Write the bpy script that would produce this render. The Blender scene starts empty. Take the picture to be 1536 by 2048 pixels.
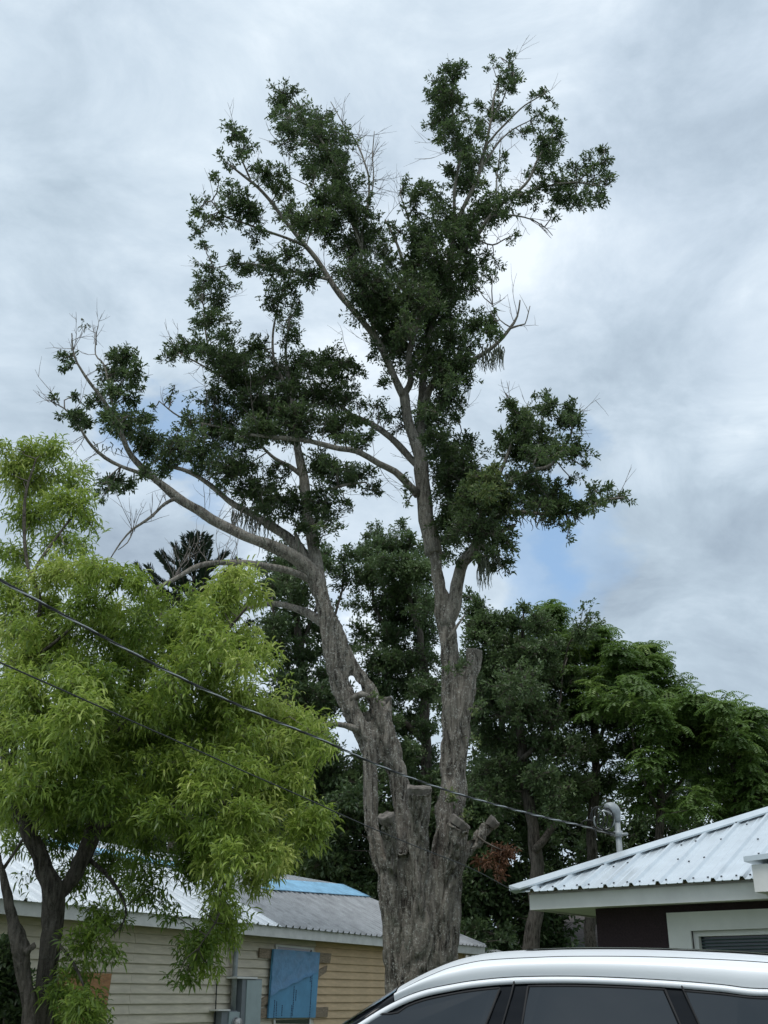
import bpy, math, random
import numpy as np
from mathutils import Vector, noise, Matrix

random.seed(7); rng = np.random.default_rng(7)
sc = bpy.context.scene
C = sc.collection
# ------------------------------------------------------------------ camera
FPX = 2196.0; EYE = 1.5
PITCH = math.atan((1995 - 1024) / FPX)
cam = bpy.data.cameras.new('camera'); co = bpy.data.objects.new('camera', cam); C.objects.link(co)
cam.sensor_fit = 'VERTICAL'; cam.sensor_height = 36.0; cam.lens = 36.0 * FPX / 2048.0
cam.clip_start = 0.05; cam.clip_end = 3000
co.location = (0, 0, EYE); co.rotation_euler = (math.pi / 2 + PITCH, 0, 0)
sc.camera = co
sc.view_settings.view_transform = 'Standard'; sc.view_settings.look = 'None'
sc.view_settings.exposure = 0.42; sc.view_settings.gamma = 1.0; sc.view_settings.use_curve_mapping = False
sc.cycles.max_bounces = 6; sc.cycles.transparent_max_bounces = 4
SA, CA = math.sin(PITCH), math.cos(PITCH)

def ray(px, py):
    x = (px - 768) / FPX; y = -(py - 1024) / FPX
    return Vector((x, -y * SA + CA, y * CA + SA))
def P(px, py, Y):
    d = ray(px, py); t = Y / d.y
    return Vector((d.x * t, Y, EYE + d.z * t))
def atz(px, py, z):
    d = ray(px, py); t = (z - EYE) / d.z
    return Vector((d.x * t, d.y * t, z))
def onplane(px, py, p0, n):
    d = ray(px, py); o = Vector((0, 0, EYE))
    return o + d * ((p0 - o).dot(n) / d.dot(n))
def m_per_px(p):
    return (p.y * CA + (p.z - EYE) * SA) / FPX
def toward(p, px, py): pass
def topx(p):
    z = p.z - EYE; fw = p.y * CA + z * SA; up = -p.y * SA + z * CA
    return 768 + FPX * p.x / fw, 1024 - FPX * up / fw

# ------------------------------------------------------------------ world: overcast sky with blue gaps
SUN_EL, SUN_AZ = math.radians(68), math.radians(200)     # azimuth from +Y clockwise
w = bpy.data.worlds.new('World'); sc.world = w; w.use_nodes = True
nt = w.node_tree; nt.nodes.clear()
def N(t, **k):
    n = nt.nodes.new(t)
    for a, b in k.items(): setattr(n, a, b)
    return n
def L(a, b): nt.links.new(a, b)
out = N('ShaderNodeOutputWorld'); bg = N('ShaderNodeBackground'); L(bg.outputs[0], out.inputs[0])
bg.inputs[1].default_value = 0.1
sky = N('ShaderNodeTexSky', sky_type='NISHITA', sun_disc=False, sun_elevation=SUN_EL, sun_rotation=SUN_AZ)
tc = N('ShaderNodeTexCoord')
def vmath(op, a, b=None):
    n = N('ShaderNodeVectorMath', operation=op)
    for i, v in enumerate((a, b)):
        if v is None: continue
        if isinstance(v, (tuple, Vector)): n.inputs[i].default_value = tuple(v)
        else: L(v, n.inputs[i])
    return n.outputs['Value'] if op == 'DOT_PRODUCT' else n.outputs[0]
def fmath(op, a, b=None, clamp=False):
    n = N('ShaderNodeMath', operation=op, use_clamp=clamp)
    for i, v in enumerate((a, b)):
        if v is None: continue
        if isinstance(v, (int, float)): n.inputs[i].default_value = v
        else: L(v, n.inputs[i])
    return n.outputs[0]
def mixc(f, a, b):
    n = N('ShaderNodeMix', data_type='RGBA')
    if isinstance(f, (int, float)): n.inputs[0].default_value = f
    else: L(f, n.inputs[0])
    for i, v in ((6, a), (7, b)):
        if isinstance(v, tuple): n.inputs[i].default_value = v + (1,)
        else: L(v, n.inputs[i])
    return n.outputs[2]
dirv = vmath('NORMALIZE', tc.outputs['Generated'])
sep = N('ShaderNodeSeparateXYZ'); L(dirv, sep.inputs[0])
den = fmath('ADD', fmath('MAXIMUM', sep.outputs[2], 0.0), 0.50)
inv = fmath('DIVIDE', 1.0, den)
cmb = N('ShaderNodeCombineXYZ'); L(inv, cmb.inputs[0]); L(inv, cmb.inputs[1]); cmb.inputs[2].default_value = 1.0
plane = vmath('MULTIPLY', dirv, cmb.outputs[0])
def nz(scale, detail, rough, off, vec=plane, dist=0.0):
    m = vmath('ADD', vec, off)
    n = N('ShaderNodeTexNoise'); n.inputs['Scale'].default_value = scale; n.inputs['Detail'].default_value = detail
    n.inputs['Roughness'].default_value = rough; n.inputs['Distortion'].default_value = dist
    L(m, n.inputs['Vector']); return n
big = nz(2.0, 5, 0.5, (3.1, 1.7, 0.0), dist=0.3)
fine = nz(7.0, 12, 0.62, (8.2, 0.4, 2.0), dist=0.4)
warp = nz(2.6, 7, 0.6, (1.2, 5.3, 1.0))
wv = vmath('MULTIPLY', vmath('SUBTRACT', warp.outputs['Color'], (0.5, 0.5, 0.5)), (0.34, 0.34, 0.34))
wdir = vmath('NORMALIZE', vmath('ADD', dirv, wv))
def patch(px, py, rpx, soft=0.5):
    d = ray(px, py).normalized()
    dot = vmath('DOT_PRODUCT', wdir, d)
    ang = rpx / FPX
    n = N('ShaderNodeMapRange', interpolation_type='SMOOTHSTEP'); L(dot, n.inputs[0])
    n.inputs[1].default_value = math.cos(ang); n.inputs[2].default_value = math.cos(ang * (1 - soft))
    n.inputs[3].default_value = 0; n.inputs[4].default_value = 1
    return n.outputs[0]
base = fmath('ADD', fmath('MULTIPLY', big.outputs[0], 0.55), fmath('MULTIPLY', fine.outputs[0], 0.45))
for (x, y, r, a) in [(60, 560, 260, -0.085), (300, 1080, 260, -0.10), (90, 960, 170, -0.06), (1500, 60, 300, -0.04), (120, 240, 260, -0.04), (1330, 560, 320, -0.035),
                     (1420, 1160, 260, -0.015), (430, 40, 160, 0.03), (560, 620, 330, 0.05), (760, 980, 420, 0.10), (1040, 520, 230, 0.05),
                     (1330, 880, 170, 0.07), (1000, 1190, 130, 0.09), (980, 60, 200, 0.05), (1480, 900, 120, 0.07), (230, 900, 150, 0.07), (1190, 1150, 90, 0.04), (40, 700, 130, 0.05)]:
    base = fmath('ADD', base, fmath('MULTIPLY', patch(x, y, r, 0.9), a))
base = fmath('ADD', fmath('MULTIPLY', fmath('SUBTRACT', base, 0.5), 1.1), 0.508)
ramp = N('ShaderNodeValToRGB'); L(base, ramp.inputs[0])
cr = ramp.color_ramp
CL = [(0.27, (2.7, 3.45, 4.1)), (0.41, (3.8, 4.75, 5.4)), (0.49, (4.6, 5.6, 6.25)), (0.56, (5.35, 6.35, 6.9)), (0.66, (6.9, 7.8, 8.1))]
cr.elements[0].position = CL[0][0]; cr.elements[0].color = tuple(c / 10 for c in CL[0][1]) + (1,)
cr.elements[1].position = CL[-1][0]; cr.elements[1].color = tuple(c / 10 for c in CL[-1][1]) + (1,)
for p, c in CL[1:-1]:
    e = cr.elements.new(p); e.color = tuple(x / 10 for x in c) + (1,)
cloud = vmath('MULTIPLY', ramp.outputs[0], (10, 10, 10))
lil = nz(0.9, 3, 0.5, (5.5, 2.2, 4.0))
cloud = mixc(fmath('MULTIPLY', lil.outputs[0], 0.9), cloud, vmath('MULTIPLY', cloud, (1.01, 0.955, 1.03)))
gap = None
for (x, y, r, a) in [(345, 790, 95, 0.85), (1070, 1120, 150, 0.7), (1210, 1130, 130, 0.5), (1180, 930, 90, 0.4), (400, 900, 60, 0.5), (610, 1180, 60, .3)]:
    g = fmath('MULTIPLY', patch(x, y, r, 0.9), a)
    gap = g if gap is None else fmath('ADD', gap, g, True)
bluesky = vmath('ADD', vmath('MULTIPLY', sky.outputs[0], (0.55, 0.75, 1.0)), (0.9, 1.2, 1.5))
bluesky = mixc(0.5, bluesky, (3.1, 4.6, 6.2))
full = mixc(gap, cloud, bluesky)
L(full, bg.inputs[0])

sun = bpy.data.lights.new('sun', 'SUN'); so = bpy.data.objects.new('sun', sun); C.objects.link(so)
sun.energy = 1.5; sun.angle = math.radians(28); sun.color = (1.0, 0.97, 0.93)
sd = Vector((math.sin(SUN_AZ) * math.cos(SUN_EL), math.cos(SUN_AZ) * math.cos(SUN_EL), math.sin(SUN_EL)))
so.rotation_euler = sd.to_track_quat('Z', 'Y').to_euler()

# ------------------------------------------------------------------ materials
def mat(name, col, rough=0.6, metal=0.0, nscale=0, namp=0.15, bump=0, bscale=None, stretch=(1, 1, 1), coat=0, spec=0.5, detail=5):
    m = bpy.data.materials.new(name); m.use_nodes = True; t = m.node_tree
    b = t.nodes['Principled BSDF']; b.inputs['Base Color'].default_value = col + (1,)
    b.inputs['Roughness'].default_value = rough; b.inputs['Metallic'].default_value = metal
    b.inputs['Coat Weight'].default_value = coat; b.inputs['Specular IOR Level'].default_value = spec
    if nscale:
        tc = t.nodes.new('ShaderNodeTexCoord'); mp = t.nodes.new('ShaderNodeMapping'); mp.inputs['Scale'].default_value = stretch
        t.links.new(tc.outputs['Object'], mp.inputs[0])
        n = t.nodes.new('ShaderNodeTexNoise'); n.inputs['Scale'].default_value = nscale; n.inputs['Detail'].default_value = detail
        n.inputs['Roughness'].default_value = 0.65
        t.links.new(mp.outputs[0], n.inputs['Vector'])
        r = t.nodes.new('ShaderNodeValToRGB'); t.links.new(n.outputs[0], r.inputs[0])
        r.color_ramp.elements[0].position = 0.3; r.color_ramp.elements[1].position = 0.7
        r.color_ramp.elements[0].color = tuple(max(0, c * (1 - namp)) for c in col) + (1,)
        r.color_ramp.elements[1].color = tuple(min(1, c * (1 + namp)) for c in col) + (1,)
        t.links.new(r.outputs[0], b.inputs['Base Color'])
        if bump:
            n2 = n
            if bscale:
                n2 = t.nodes.new('ShaderNodeTexNoise'); n2.inputs['Scale'].default_value = bscale; n2.inputs['Detail'].default_value = 4
                t.links.new(mp.outputs[0], n2.inputs['Vector'])
            bp = t.nodes.new('ShaderNodeBump'); bp.inputs['Strength'].default_value = bump; bp.inputs['Distance'].default_value = 0.02
            t.links.new(n2.outputs[0], bp.inputs['Height']); t.links.new(bp.outputs[0], b.inputs['Normal'])
    return m

def leaf_mat(name, dark, light, tip=None, rough=0.45, transl=0.25, spec=0.5):
    m = bpy.data.materials.new(name); m.use_nodes = True; t = m.node_tree
    b = t.nodes['Principled BSDF']; o = t.nodes['Material Output']
    at = t.nodes.new('ShaderNodeAttribute'); at.attribute_name = 'tint'
    r = t.nodes.new('ShaderNodeValToRGB'); t.links.new(at.outputs['Fac'], r.inputs[0])
    r.color_ramp.elements[0].color = dark + (1,); r.color_ramp.elements[1].color = (tip or light) + (1,)
    if tip:
        e = r.color_ramp.elements.new(0.7); e.color = light + (1,)
    t.links.new(r.outputs[0], b.inputs['Base Color']); b.inputs['Roughness'].default_value = rough
    b.inputs['Specular IOR Level'].default_value = spec
    tr = t.nodes.new('ShaderNodeBsdfTranslucent')
    g = t.nodes.new('ShaderNodeMix'); g.data_type = 'RGBA'; g.inputs[0].default_value = 0.5
    t.links.new(r.outputs[0], g.inputs[6]); g.inputs[7].default_value = light + (1,)
    t.links.new(g.outputs[2], tr.inputs[0])
    mx = t.nodes.new('ShaderNodeMixShader'); mx.inputs[0].default_value = transl
    t.links.new(b.outputs[0], mx.inputs[1]); t.links.new(tr.outputs[0], mx.inputs[2]); t.links.new(mx.outputs[0], o.inputs[0])
    return m

def bark_mat(name, dark, mid, lichen, speck=0.5, scale=1.0):
    m = bpy.data.materials.new(name); m.use_nodes = True; t = m.node_tree; b = t.nodes['Principled BSDF']
    b.inputs['Roughness'].default_value = 0.95; b.inputs['Specular IOR Level'].default_value = 0.15
    tc = t.nodes.new('ShaderNodeTexCoord')
    def mp(s):
        q = t.nodes.new('ShaderNodeMapping'); q.inputs['Scale'].default_value = s; t.links.new(tc.outputs['Object'], q.inputs[0]); return q.outputs[0]
    def ns(v, s, d=6, ro=0.65, di=0.0):
        n = t.nodes.new('ShaderNodeTexNoise'); n.inputs['Scale'].default_value = s; n.inputs['Detail'].default_value = d
        n.inputs['Roughness'].default_value = ro; n.inputs['Distortion'].default_value = di; t.links.new(v, n.inputs['Vector']); return n.outputs[0]
    def rmp(v, a, ca, bb, cb):
        r = t.nodes.new('ShaderNodeValToRGB'); t.links.new(v, r.inputs[0])
        r.color_ramp.elements[0].position = a; r.color_ramp.elements[0].color = ca; r.color_ramp.elements[1].position = bb; r.color_ramp.elements[1].color = cb
        return r.outputs[0]
    def mx(f, a, c):
        n = t.nodes.new('ShaderNodeMix'); n.data_type = 'RGBA'; t.links.new(f, n.inputs[0])
        for i, v in ((6, a), (7, c)):
            if isinstance(v, tuple): n.inputs[i].default_value = v + (1,)
            else: t.links.new(v, n.inputs[i])
        return n.outputs[2]
    st = mp((1, 1, 0.16)); fl = mp((1, 1, 1)); W = (1, 1, 1, 1); K = (0, 0, 0, 1)
    ridge = ns(st, 22 * scale, 6, 0.7, 0.3)
    col = mx(rmp(ridge, 0.39, K, 0.59, W), dark, mid)  # furrow shade painted into the bark colour, darkest where the ridge noise is low
    blotch = ns(fl, 2.4, 5, 0.6)
    col = mx(rmp(blotch, 0.42, K, 0.75, (0.55, 0.55, 0.55, 1)), col, tuple(x * 1.45 for x in mid))
    wn_ = t.nodes.new('ShaderNodeTexNoise'); wn_.inputs['Scale'].default_value = 30; wn_.inputs['Detail'].default_value = 3; t.links.new(fl, wn_.inputs['Vector'])
    wa = t.nodes.new('ShaderNodeVectorMath'); wa.operation = 'MULTIPLY_ADD'; t.links.new(wn_.outputs['Color'], wa.inputs[0]); wa.inputs[1].default_value = (.09, .09, .11); t.links.new(fl, wa.inputs[2])
    v = t.nodes.new('ShaderNodeTexVoronoi'); v.inputs['Scale'].default_value = 30 * scale; v.inputs['Randomness'].default_value = 1.0; t.links.new(wa.outputs[0], v.inputs['Vector'])
    sp = rmp(v.outputs['Distance'], 0.14, W, 0.50, K)
    mask = rmp(ns(fl, 9, 7, 0.8), 0.42, K, 0.60, (speck, speck, speck, 1))
    mm = t.nodes.new('ShaderNodeMix'); mm.data_type = 'RGBA'; mm.blend_type = 'MULTIPLY'; mm.inputs[0].default_value = 1
    t.links.new(sp, mm.inputs[6]); t.links.new(mask, mm.inputs[7])
    col = mx(mm.outputs[2], col, lichen)
    t.links.new(col, b.inputs['Base Color'])
    h = t.nodes.new('ShaderNodeMath'); h.operation = 'ADD'; t.links.new(ridge, h.inputs[0]); t.links.new(ns(fl, 40, 4), h.inputs[1])
    bp = t.nodes.new('ShaderNodeBump'); bp.inputs['Strength'].default_value = 0.8; bp.inputs['Distance'].default_value = 0.03
    t.links.new(h.outputs[0], bp.inputs['Height']); t.links.new(bp.outputs[0], b.inputs['Normal'])
    return m

M = {}
M['oakbark'] = bark_mat('oak_bark', (0.028, 0.024, 0.020), (0.235, 0.212, 0.18), (0.56, 0.57, 0.52), 0.95)
M['limb'] = bark_mat('oak_limb_bark', (0.06, 0.052, 0.044), (0.27, 0.245, 0.21), (0.5, 0.51, 0.47), 0.9, 1.4)
M['twig'] = mat('twig_bark', (0.10, 0.085, 0.07), 0.9, nscale=6, namp=0.4)
M['deadtwig'] = mat('dead_twig', (0.17, 0.15, 0.135), 0.9)
M['cut'] = mat('sawn_wood', (0.15, 0.135, 0.118), 0.9, nscale=9, namp=0.5, bump=0.4)
M['darkbark'] = bark_mat('dark_bark', (0.025, 0.022, 0.018), (0.12, 0.105, 0.088), (0.2, 0.2, 0.17), 0.4, 1.2)
M['oakleaf'] = leaf_mat('oak_leaf', (0.034, 0.060, 0.024), (0.115, 0.175, 0.065), (0.24, 0.28, 0.09), 0.42, 0.46)
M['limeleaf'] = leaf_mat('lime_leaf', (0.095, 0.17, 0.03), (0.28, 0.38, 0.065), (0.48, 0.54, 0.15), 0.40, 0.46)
M['bgleaf'] = leaf_mat('woods_leaf', (0.045, 0.085, 0.032), (0.14, 0.205, 0.080), None, 0.45, 0.35)
M['bgleaf2'] = leaf_mat('compound_leaf', (0.045, 0.095, 0.024), (0.15, 0.245, 0.055), (0.27, 0.35, 0.085), 0.45, 0.42)
M['pineleaf'] = leaf_mat('araucaria_leaf', (0.010, 0.024, 0.012), (0.030, 0.06, 0.028), None, 0.5, 0.1)
M['deadleaf'] = leaf_mat('dead_leaf', (0.07, 0.03, 0.015), (0.22, 0.11, 0.06), None, 0.7, 0.25)
M['moss'] = mat('hanging_moss', (0.13, 0.145, 0.105), 0.95, nscale=8, namp=0.3)
M['siding_beige'] = mat('beige_siding', (0.58, 0.52, 0.41), 0.6, nscale=3, namp=0.16, bump=0.12, bscale=40, stretch=(1, 1, 6))
M['siding_tan'] = mat('tan_siding', (0.60, 0.44, 0.27), 0.7, nscale=2.5, namp=0.16, bump=0.12, bscale=40, stretch=(1, 1, 5))
M['fascia'] = mat('painted_fascia', (0.68, 0.67, 0.65), 0.6, nscale=5, namp=0.12)
M['white'] = mat('white_trim_paint', (0.74, 0.735, 0.71), 0.55, nscale=4, namp=0.06)
M['roofwhite'] = mat('white_metal_roofing', (0.70, 0.74, 0.77), 0.32, 0.25, nscale=2, namp=0.08, stretch=(1, 1, 1))
M['roofgrey'] = mat('weathered_metal_roofing', (0.34, 0.355, 0.37), 0.55, 0.1, nscale=3.2, namp=0.28, stretch=(1, 1, 1), detail=9)
M['roofright'] = mat('silver_metal_roofing', (0.60, 0.66, 0.70), 0.30, 0.35, nscale=3.5, namp=0.09, bump=0.05, bscale=60, detail=9)
M['tarp'] = mat('blue_tarp', (0.30, 0.56, 0.78), 0.4, nscale=4, namp=0.25, bump=0.8, bscale=7)
M['foam'] = mat('blue_foam_board', (0.10, 0.30, 0.50), 0.55, nscale=3, namp=0.15)
M['film'] = mat('blue_film', (0.10, 0.25, 0.43), 0.4, nscale=6, namp=0.2, bump=0.9, bscale=9)
M['print'] = mat('dark_print', (0.01, 0.02, 0.07), 0.7)
M['oldwood'] = mat('weathered_board', (0.27, 0.21, 0.15), 0.85, nscale=14, namp=0.45, bump=0.4, stretch=(1, 1, 5))
M['ply'] = mat('plywood', (0.36, 0.18, 0.08), 0.75, nscale=7, namp=0.3, bump=0.2, stretch=(1, 1, 3))
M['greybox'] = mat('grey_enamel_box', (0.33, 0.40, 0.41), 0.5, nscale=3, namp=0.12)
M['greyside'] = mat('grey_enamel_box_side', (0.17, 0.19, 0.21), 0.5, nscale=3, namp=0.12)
M['conduit'] = mat('galvanised_conduit', (0.30, 0.325, 0.335), 0.6, 0.2, nscale=12, namp=0.2)
M['glassm'] = mat('meter_glass', (0.5, 0.5, 0.5), 0.1, 0.2)
M['brown'] = mat('dark_brown_stucco', (0.034, 0.019, 0.024), 0.9, nscale=60, namp=0.35, bump=0.5)
M['winglass'] = mat('window_glass', (0.012, 0.02, 0.028), 0.06)
M['blind'] = mat('blind_slat', (0.10, 0.14, 0.155), 0.5)
M['screw'] = mat('screw_head', (0.03, 0.035, 0.045), 0.5)
M['shingle'] = mat('grey_shingle', (0.13, 0.115, 0.11), 0.9, nscale=14, namp=0.4, bump=0.4)
M['greywall'] = mat('dark_wall', (0.03, 0.045, 0.05), 0.9, nscale=3, namp=0.2)
M['blackcable'] = mat('black_cable', (0.012, 0.014, 0.014), 0.5)
M['silvercable'] = mat('bare_aluminium_cable', (0.42, 0.44, 0.44), 0.35, 0.8)
M['carpaint'] = mat('silver_white_car_paint', (0.80, 0.83, 0.85), 0.42, 0.0, nscale=1.5, namp=0.02, coat=0.25)
M['carblack'] = mat('gloss_black_trim', (0.006, 0.007, 0.009), 0.05, spec=0.25)
M['rubber'] = mat('rubber', (0.012, 0.012, 0.013), 0.75)
M['chrome'] = mat('bright_trim', (0.75, 0.77, 0.78), 0.12, 1.0)
M['carglass'] = mat('tinted_car_glass', (0.008, 0.013, 0.018), 0.03, spec=0.75)
M['rim'] = mat('alloy', (0.5, 0.5, 0.52), 0.3, 0.9)
M['lamp'] = mat('lamp_lens', (0.7, 0.72, 0.75), 0.1, 0.3)
M['redlamp'] = mat('red_lens', (0.35, 0.01, 0.01), 0.15)
M['paper'] = mat('pale_paper', (0.10, 0.16, 0.15), 0.4)
M['grass'] = mat('lawn', (0.09, 0.125, 0.05), 0.95, nscale=1.3, namp=0.4, bump=0.5, bscale=60)
M['asphalt'] = mat('asphalt', (0.05, 0.05, 0.052), 0.9, nscale=40, namp=0.3, bump=0.3)
M['kerbm'] = mat('concrete_kerb', (0.33, 0.32, 0.30), 0.85, nscale=9, namp=0.15)

# ------------------------------------------------------------------ object helpers
def props(o, label=None, cat=None, group=None, kind=None):
    if label: o['label'] = label
    if cat: o['category'] = cat
    if group: o['group'] = group
    if kind: o['kind'] = kind
    return o
def empty(name, loc, label, cat, group=None):
    o = bpy.data.objects.new(name, None); C.objects.link(o); o.location = loc; o.empty_display_size = 0.2
    return props(o, label, cat, group)
def link(name, me, m, parent=None, smooth=False, kind=None):
    o = bpy.data.objects.new(name, me); C.objects.link(o)
    if m is not None and not me.materials: me.materials.append(m)
    if smooth: me.shade_smooth()
    if parent is not None:
        o.parent = parent; o.matrix_parent_inverse = Matrix.Translation(parent.location).inverted()
    if kind: o['kind'] = kind
    return o
def arr_mesh(name, v, f):
    """v (N,3), f (M,k) uniform"""
    me = bpy.data.meshes.new(name); v = np.asarray(v, np.float32); f = np.asarray(f, np.int32)
    k = f.shape[1]
    me.vertices.add(len(v)); me.vertices.foreach_set('co', v.ravel())
    me.loops.add(f.size); me.loops.foreach_set('vertex_index', f.ravel())
    me.polygons.add(len(f)); me.polygons.foreach_set('loop_start', np.arange(0, f.size, k, dtype=np.int32))
    me.polygons.foreach_set('loop_total', np.full(len(f), k, np.int32))
    me.update(calc_edges=True); me.validate(); return me
class MB:
    def __init__(s): s.v = []; s.f = []
    def add(s, v, f):
        b = len(s.v); s.v += [tuple(p) for p in v]; s.f += [tuple(i + b for i in q) for q in f]; return s
    def obox(s, o, ax, ay, az):
        """box from corner o with edge vectors"""
        o = Vector(o); ax, ay, az = Vector(ax), Vector(ay), Vector(az)
        v = [o, o + ax, o + ax + ay, o + ay, o + az, o + ax + az, o + ax + ay + az, o + ay + az]
        f = [(0, 3, 2, 1), (4, 5, 6, 7), (0, 1, 5, 4), (1, 2, 6, 5), (2, 3, 7, 6), (3, 0, 4, 7)]
        if ax.cross(ay).dot(az) < 0: f = [q[::-1] for q in f]
        return s.add(v, f)
    def tube(s, pts, rad, n=8, cap=True, wob=0.0):
        pts = [Vector(p) for p in pts]
        if not hasattr(rad, '__len__'): rad = [rad] * len(pts)
        t0 = (pts[1] - pts[0]).normalized(); u = t0.orthogonal().normalized(); rings = []; b = len(s.v)
        for i, p in enumerate(pts):
            t = (pts[min(i + 1, len(pts) - 1)] - pts[max(i - 1, 0)])
            t = t.normalized() if t.length > 1e-9 else t0
            u = (u - t * u.dot(t)); u = u.normalized() if u.length > 1e-6 else t.orthogonal().normalized()
            vv = t.cross(u)
            for k in range(n):
                a = 2 * math.pi * k / n; r = rad[i]
                if wob: r *= 1 + wob * noise.noise(Vector((math.cos(a) * 1.5 + i * 0.35, math.sin(a) * 1.5, p.z * 2.1 + p.x)))
                s.v.append(tuple(p + (u * math.cos(a) + vv * math.sin(a)) * r))
        for i in range(len(pts) - 1):
            for k in range(n):
                k2 = (k + 1) % n
                s.f.append((b + i * n + k, b + i * n + k2, b + (i + 1) * n + k2, b + (i + 1) * n + k))
        if cap:
            s.f.append(tuple(b + k for k in range(n))[::-1]); s.f.append(tuple(b + (len(pts) - 1) * n + k for k in range(n)))
        return s
    def mesh(s, name):
        me = bpy.data.meshes.new(name); me.from_pydata(s.v, [], s.f); me.update(); return me
    def build(s, name, m, parent=None, smooth=False, kind=None): return link(name, s.mesh(name), m, parent, smooth, kind)
def catmull(pts, step):
    """pts: list of tuples (any dim) -> resampled"""
    P_ = np.array(pts, float); P_ = np.vstack([2 * P_[0] - P_[1], P_, 2 * P_[-1] - P_[-2]]); out = []
    for i in range(1, len(P_) - 2):
        d = np.linalg.norm(P_[i + 1, :3] - P_[i, :3]); n = max(1, int(d / step))
        for j in range(n):
            t = j / n; a, b, c, e = P_[i - 1], P_[i], P_[i + 1], P_[i + 2]
            out.append(0.5 * (2 * b + (c - a) * t + (2 * a - 5 * b + 4 * c - e) * t * t + (3 * b - a - 3 * c + e) * t ** 3))
    out.append(P_[-2]); return np.array(out)

# leaves -------------------------------------------------------------
def nrm(a): return a / np.maximum(np.linalg.norm(a, axis=1, keepdims=True), 1e-9)
def leaves_mesh(name, base, d, up, length, width, tint, curl=0.0, segs=1):
    """base,d,up (N,3); lengths (N,), widths (N,). segs=1: 4-vert folded diamond, segs=2: curved 6-vert blade."""
    n = len(base); d = nrm(d); side = nrm(np.cross(d, up)); nn = nrm(np.cross(side, d)); Ln = length[:, None]; W = width[:, None] * 0.5
    cu = np.asarray(curl).reshape(-1, 1) if hasattr(curl, '__len__') else curl
    if segs == 1:
        tip = base + d * Ln - nn * Ln * cu
        mid = base + d * Ln * 0.55
        v = np.stack([base, mid + side * W + nn * W * 0.35, tip, mid - side * W + nn * W * 0.35], 1).reshape(-1, 3)
        i = (np.arange(n) * 4)[:, None]
        f = np.concatenate([i + [0, 1, 2], i + [0, 2, 3]], 1).reshape(-1, 3); k = 4
    else:
        dz = np.array([0, 0, -1.0])
        p1 = base + d * Ln * 0.35; p2 = p1 + nrm(d + dz * cu * 1.0) * Ln * 0.35; tip = p2 + nrm(d + dz * cu * 2.2) * Ln * 0.35
        v = np.stack([base, p1 + side * W, p1 - side * W, p2 + side * W * 0.85, p2 - side * W * 0.85, tip], 1).reshape(-1, 3)
        i = (np.arange(n) * 6)[:, None]
        f = np.concatenate([i + [0, 1, 2], i + [1, 3, 4], i + [1, 4, 2], i + [3, 5, 4]], 1).reshape(-1, 3); k = 6
    me = arr_mesh(name, v, f)
    at = me.attributes.new('tint', 'FLOAT', 'POINT'); at.data.foreach_set('value', np.repeat(np.clip(tint, 0, 1), k).astype(np.float32))
    return me
class Segs:
    """batch of straight 3-sided twig segments"""
    def __init__(s): s.a = []; s.b = []; s.r = []; s.q = []
    def add(s, a, b, r0, r1): s.a.append(tuple(a)); s.b.append(tuple(b)); s.r.append(r0); s.q.append(r1)
    def path(s, pts, r0, r1):
        n = len(pts) - 1
        for i in range(n): s.add(pts[i], pts[i + 1], r0 + (r1 - r0) * i / n, r0 + (r1 - r0) * (i + 1) / n)
    def mesh(s, name):
        a, b = np.array(s.a), np.array(s.b); d = nrm(b - a)
        u = nrm(np.cross(d, np.where(np.abs(d[:, 2:3]) < 0.9, [[0, 0, 1.0]], [[1.0, 0, 0]]))); v = np.cross(d, u); rs = []
        for p, r in ((a, np.array(s.r)), (b, np.array(s.q))):
            for k in range(3):
                t = 2 * math.pi * k / 3; rs.append(p + (u * math.cos(t) + v * math.sin(t)) * r[:, None])
        vv = np.stack(rs, 1).reshape(-1, 3); i = (np.arange(len(a)) * 6)[:, None]
        f = np.concatenate([i + [k, (k + 1) % 3, 3 + (k + 1) % 3, 3 + k] for k in range(3)], 1).reshape(-1, 4)
        return arr_mesh(name, vv, f)
def rv(): return Vector(rng.normal(size=3)).normalized()
def bare_twig(S, p, d, length, r, depth=0):
    """irregular leafless twig: p start, d dir"""
    n = max(2, int(length / 0.12)); pts = [p.copy()]; dd = d.normalized()
    for i in range(n):
        dd = (dd + rv() * 0.22 + Vector((0, 0, 0.05))).normalized(); pts.append(pts[-1] + dd * length / n)
    S.path(pts, r, r * 0.35)
    if depth < 2:
        for i in range(1, n):
            if rng.random() < 0.75:
                bare_twig(S, pts[i], (dd + rv() * 0.9), length * rng.uniform(0.3, 0.55), r * 0.6, depth + 1)

# ================================================================== ground, road
def sheet(name, x0, x1, y0, y1, z, m, n=1):
    b = MB(); b.add([(x0, y0, z), (x1, y0, z), (x1, y1, z), (x0, y1, z)], [(0, 1, 2, 3)])
    return props(b.build(name, m), kind='structure')
sheet('ground', -600, 600, -600, 900, 0.0, M['grass'])
sheet('road', -200, 200, 0.6, 8.2, 0.004, M['asphalt'])
for y0, y1 in ((8.2, 8.35), (0.45, 0.6)):
    props(MB().obox((-200, y0, 0), (400, 0, 0), (0, y1 - y0, 0), (0, 0, 0.12)).build('kerb', M['kerbm']), kind='structure')

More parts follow.
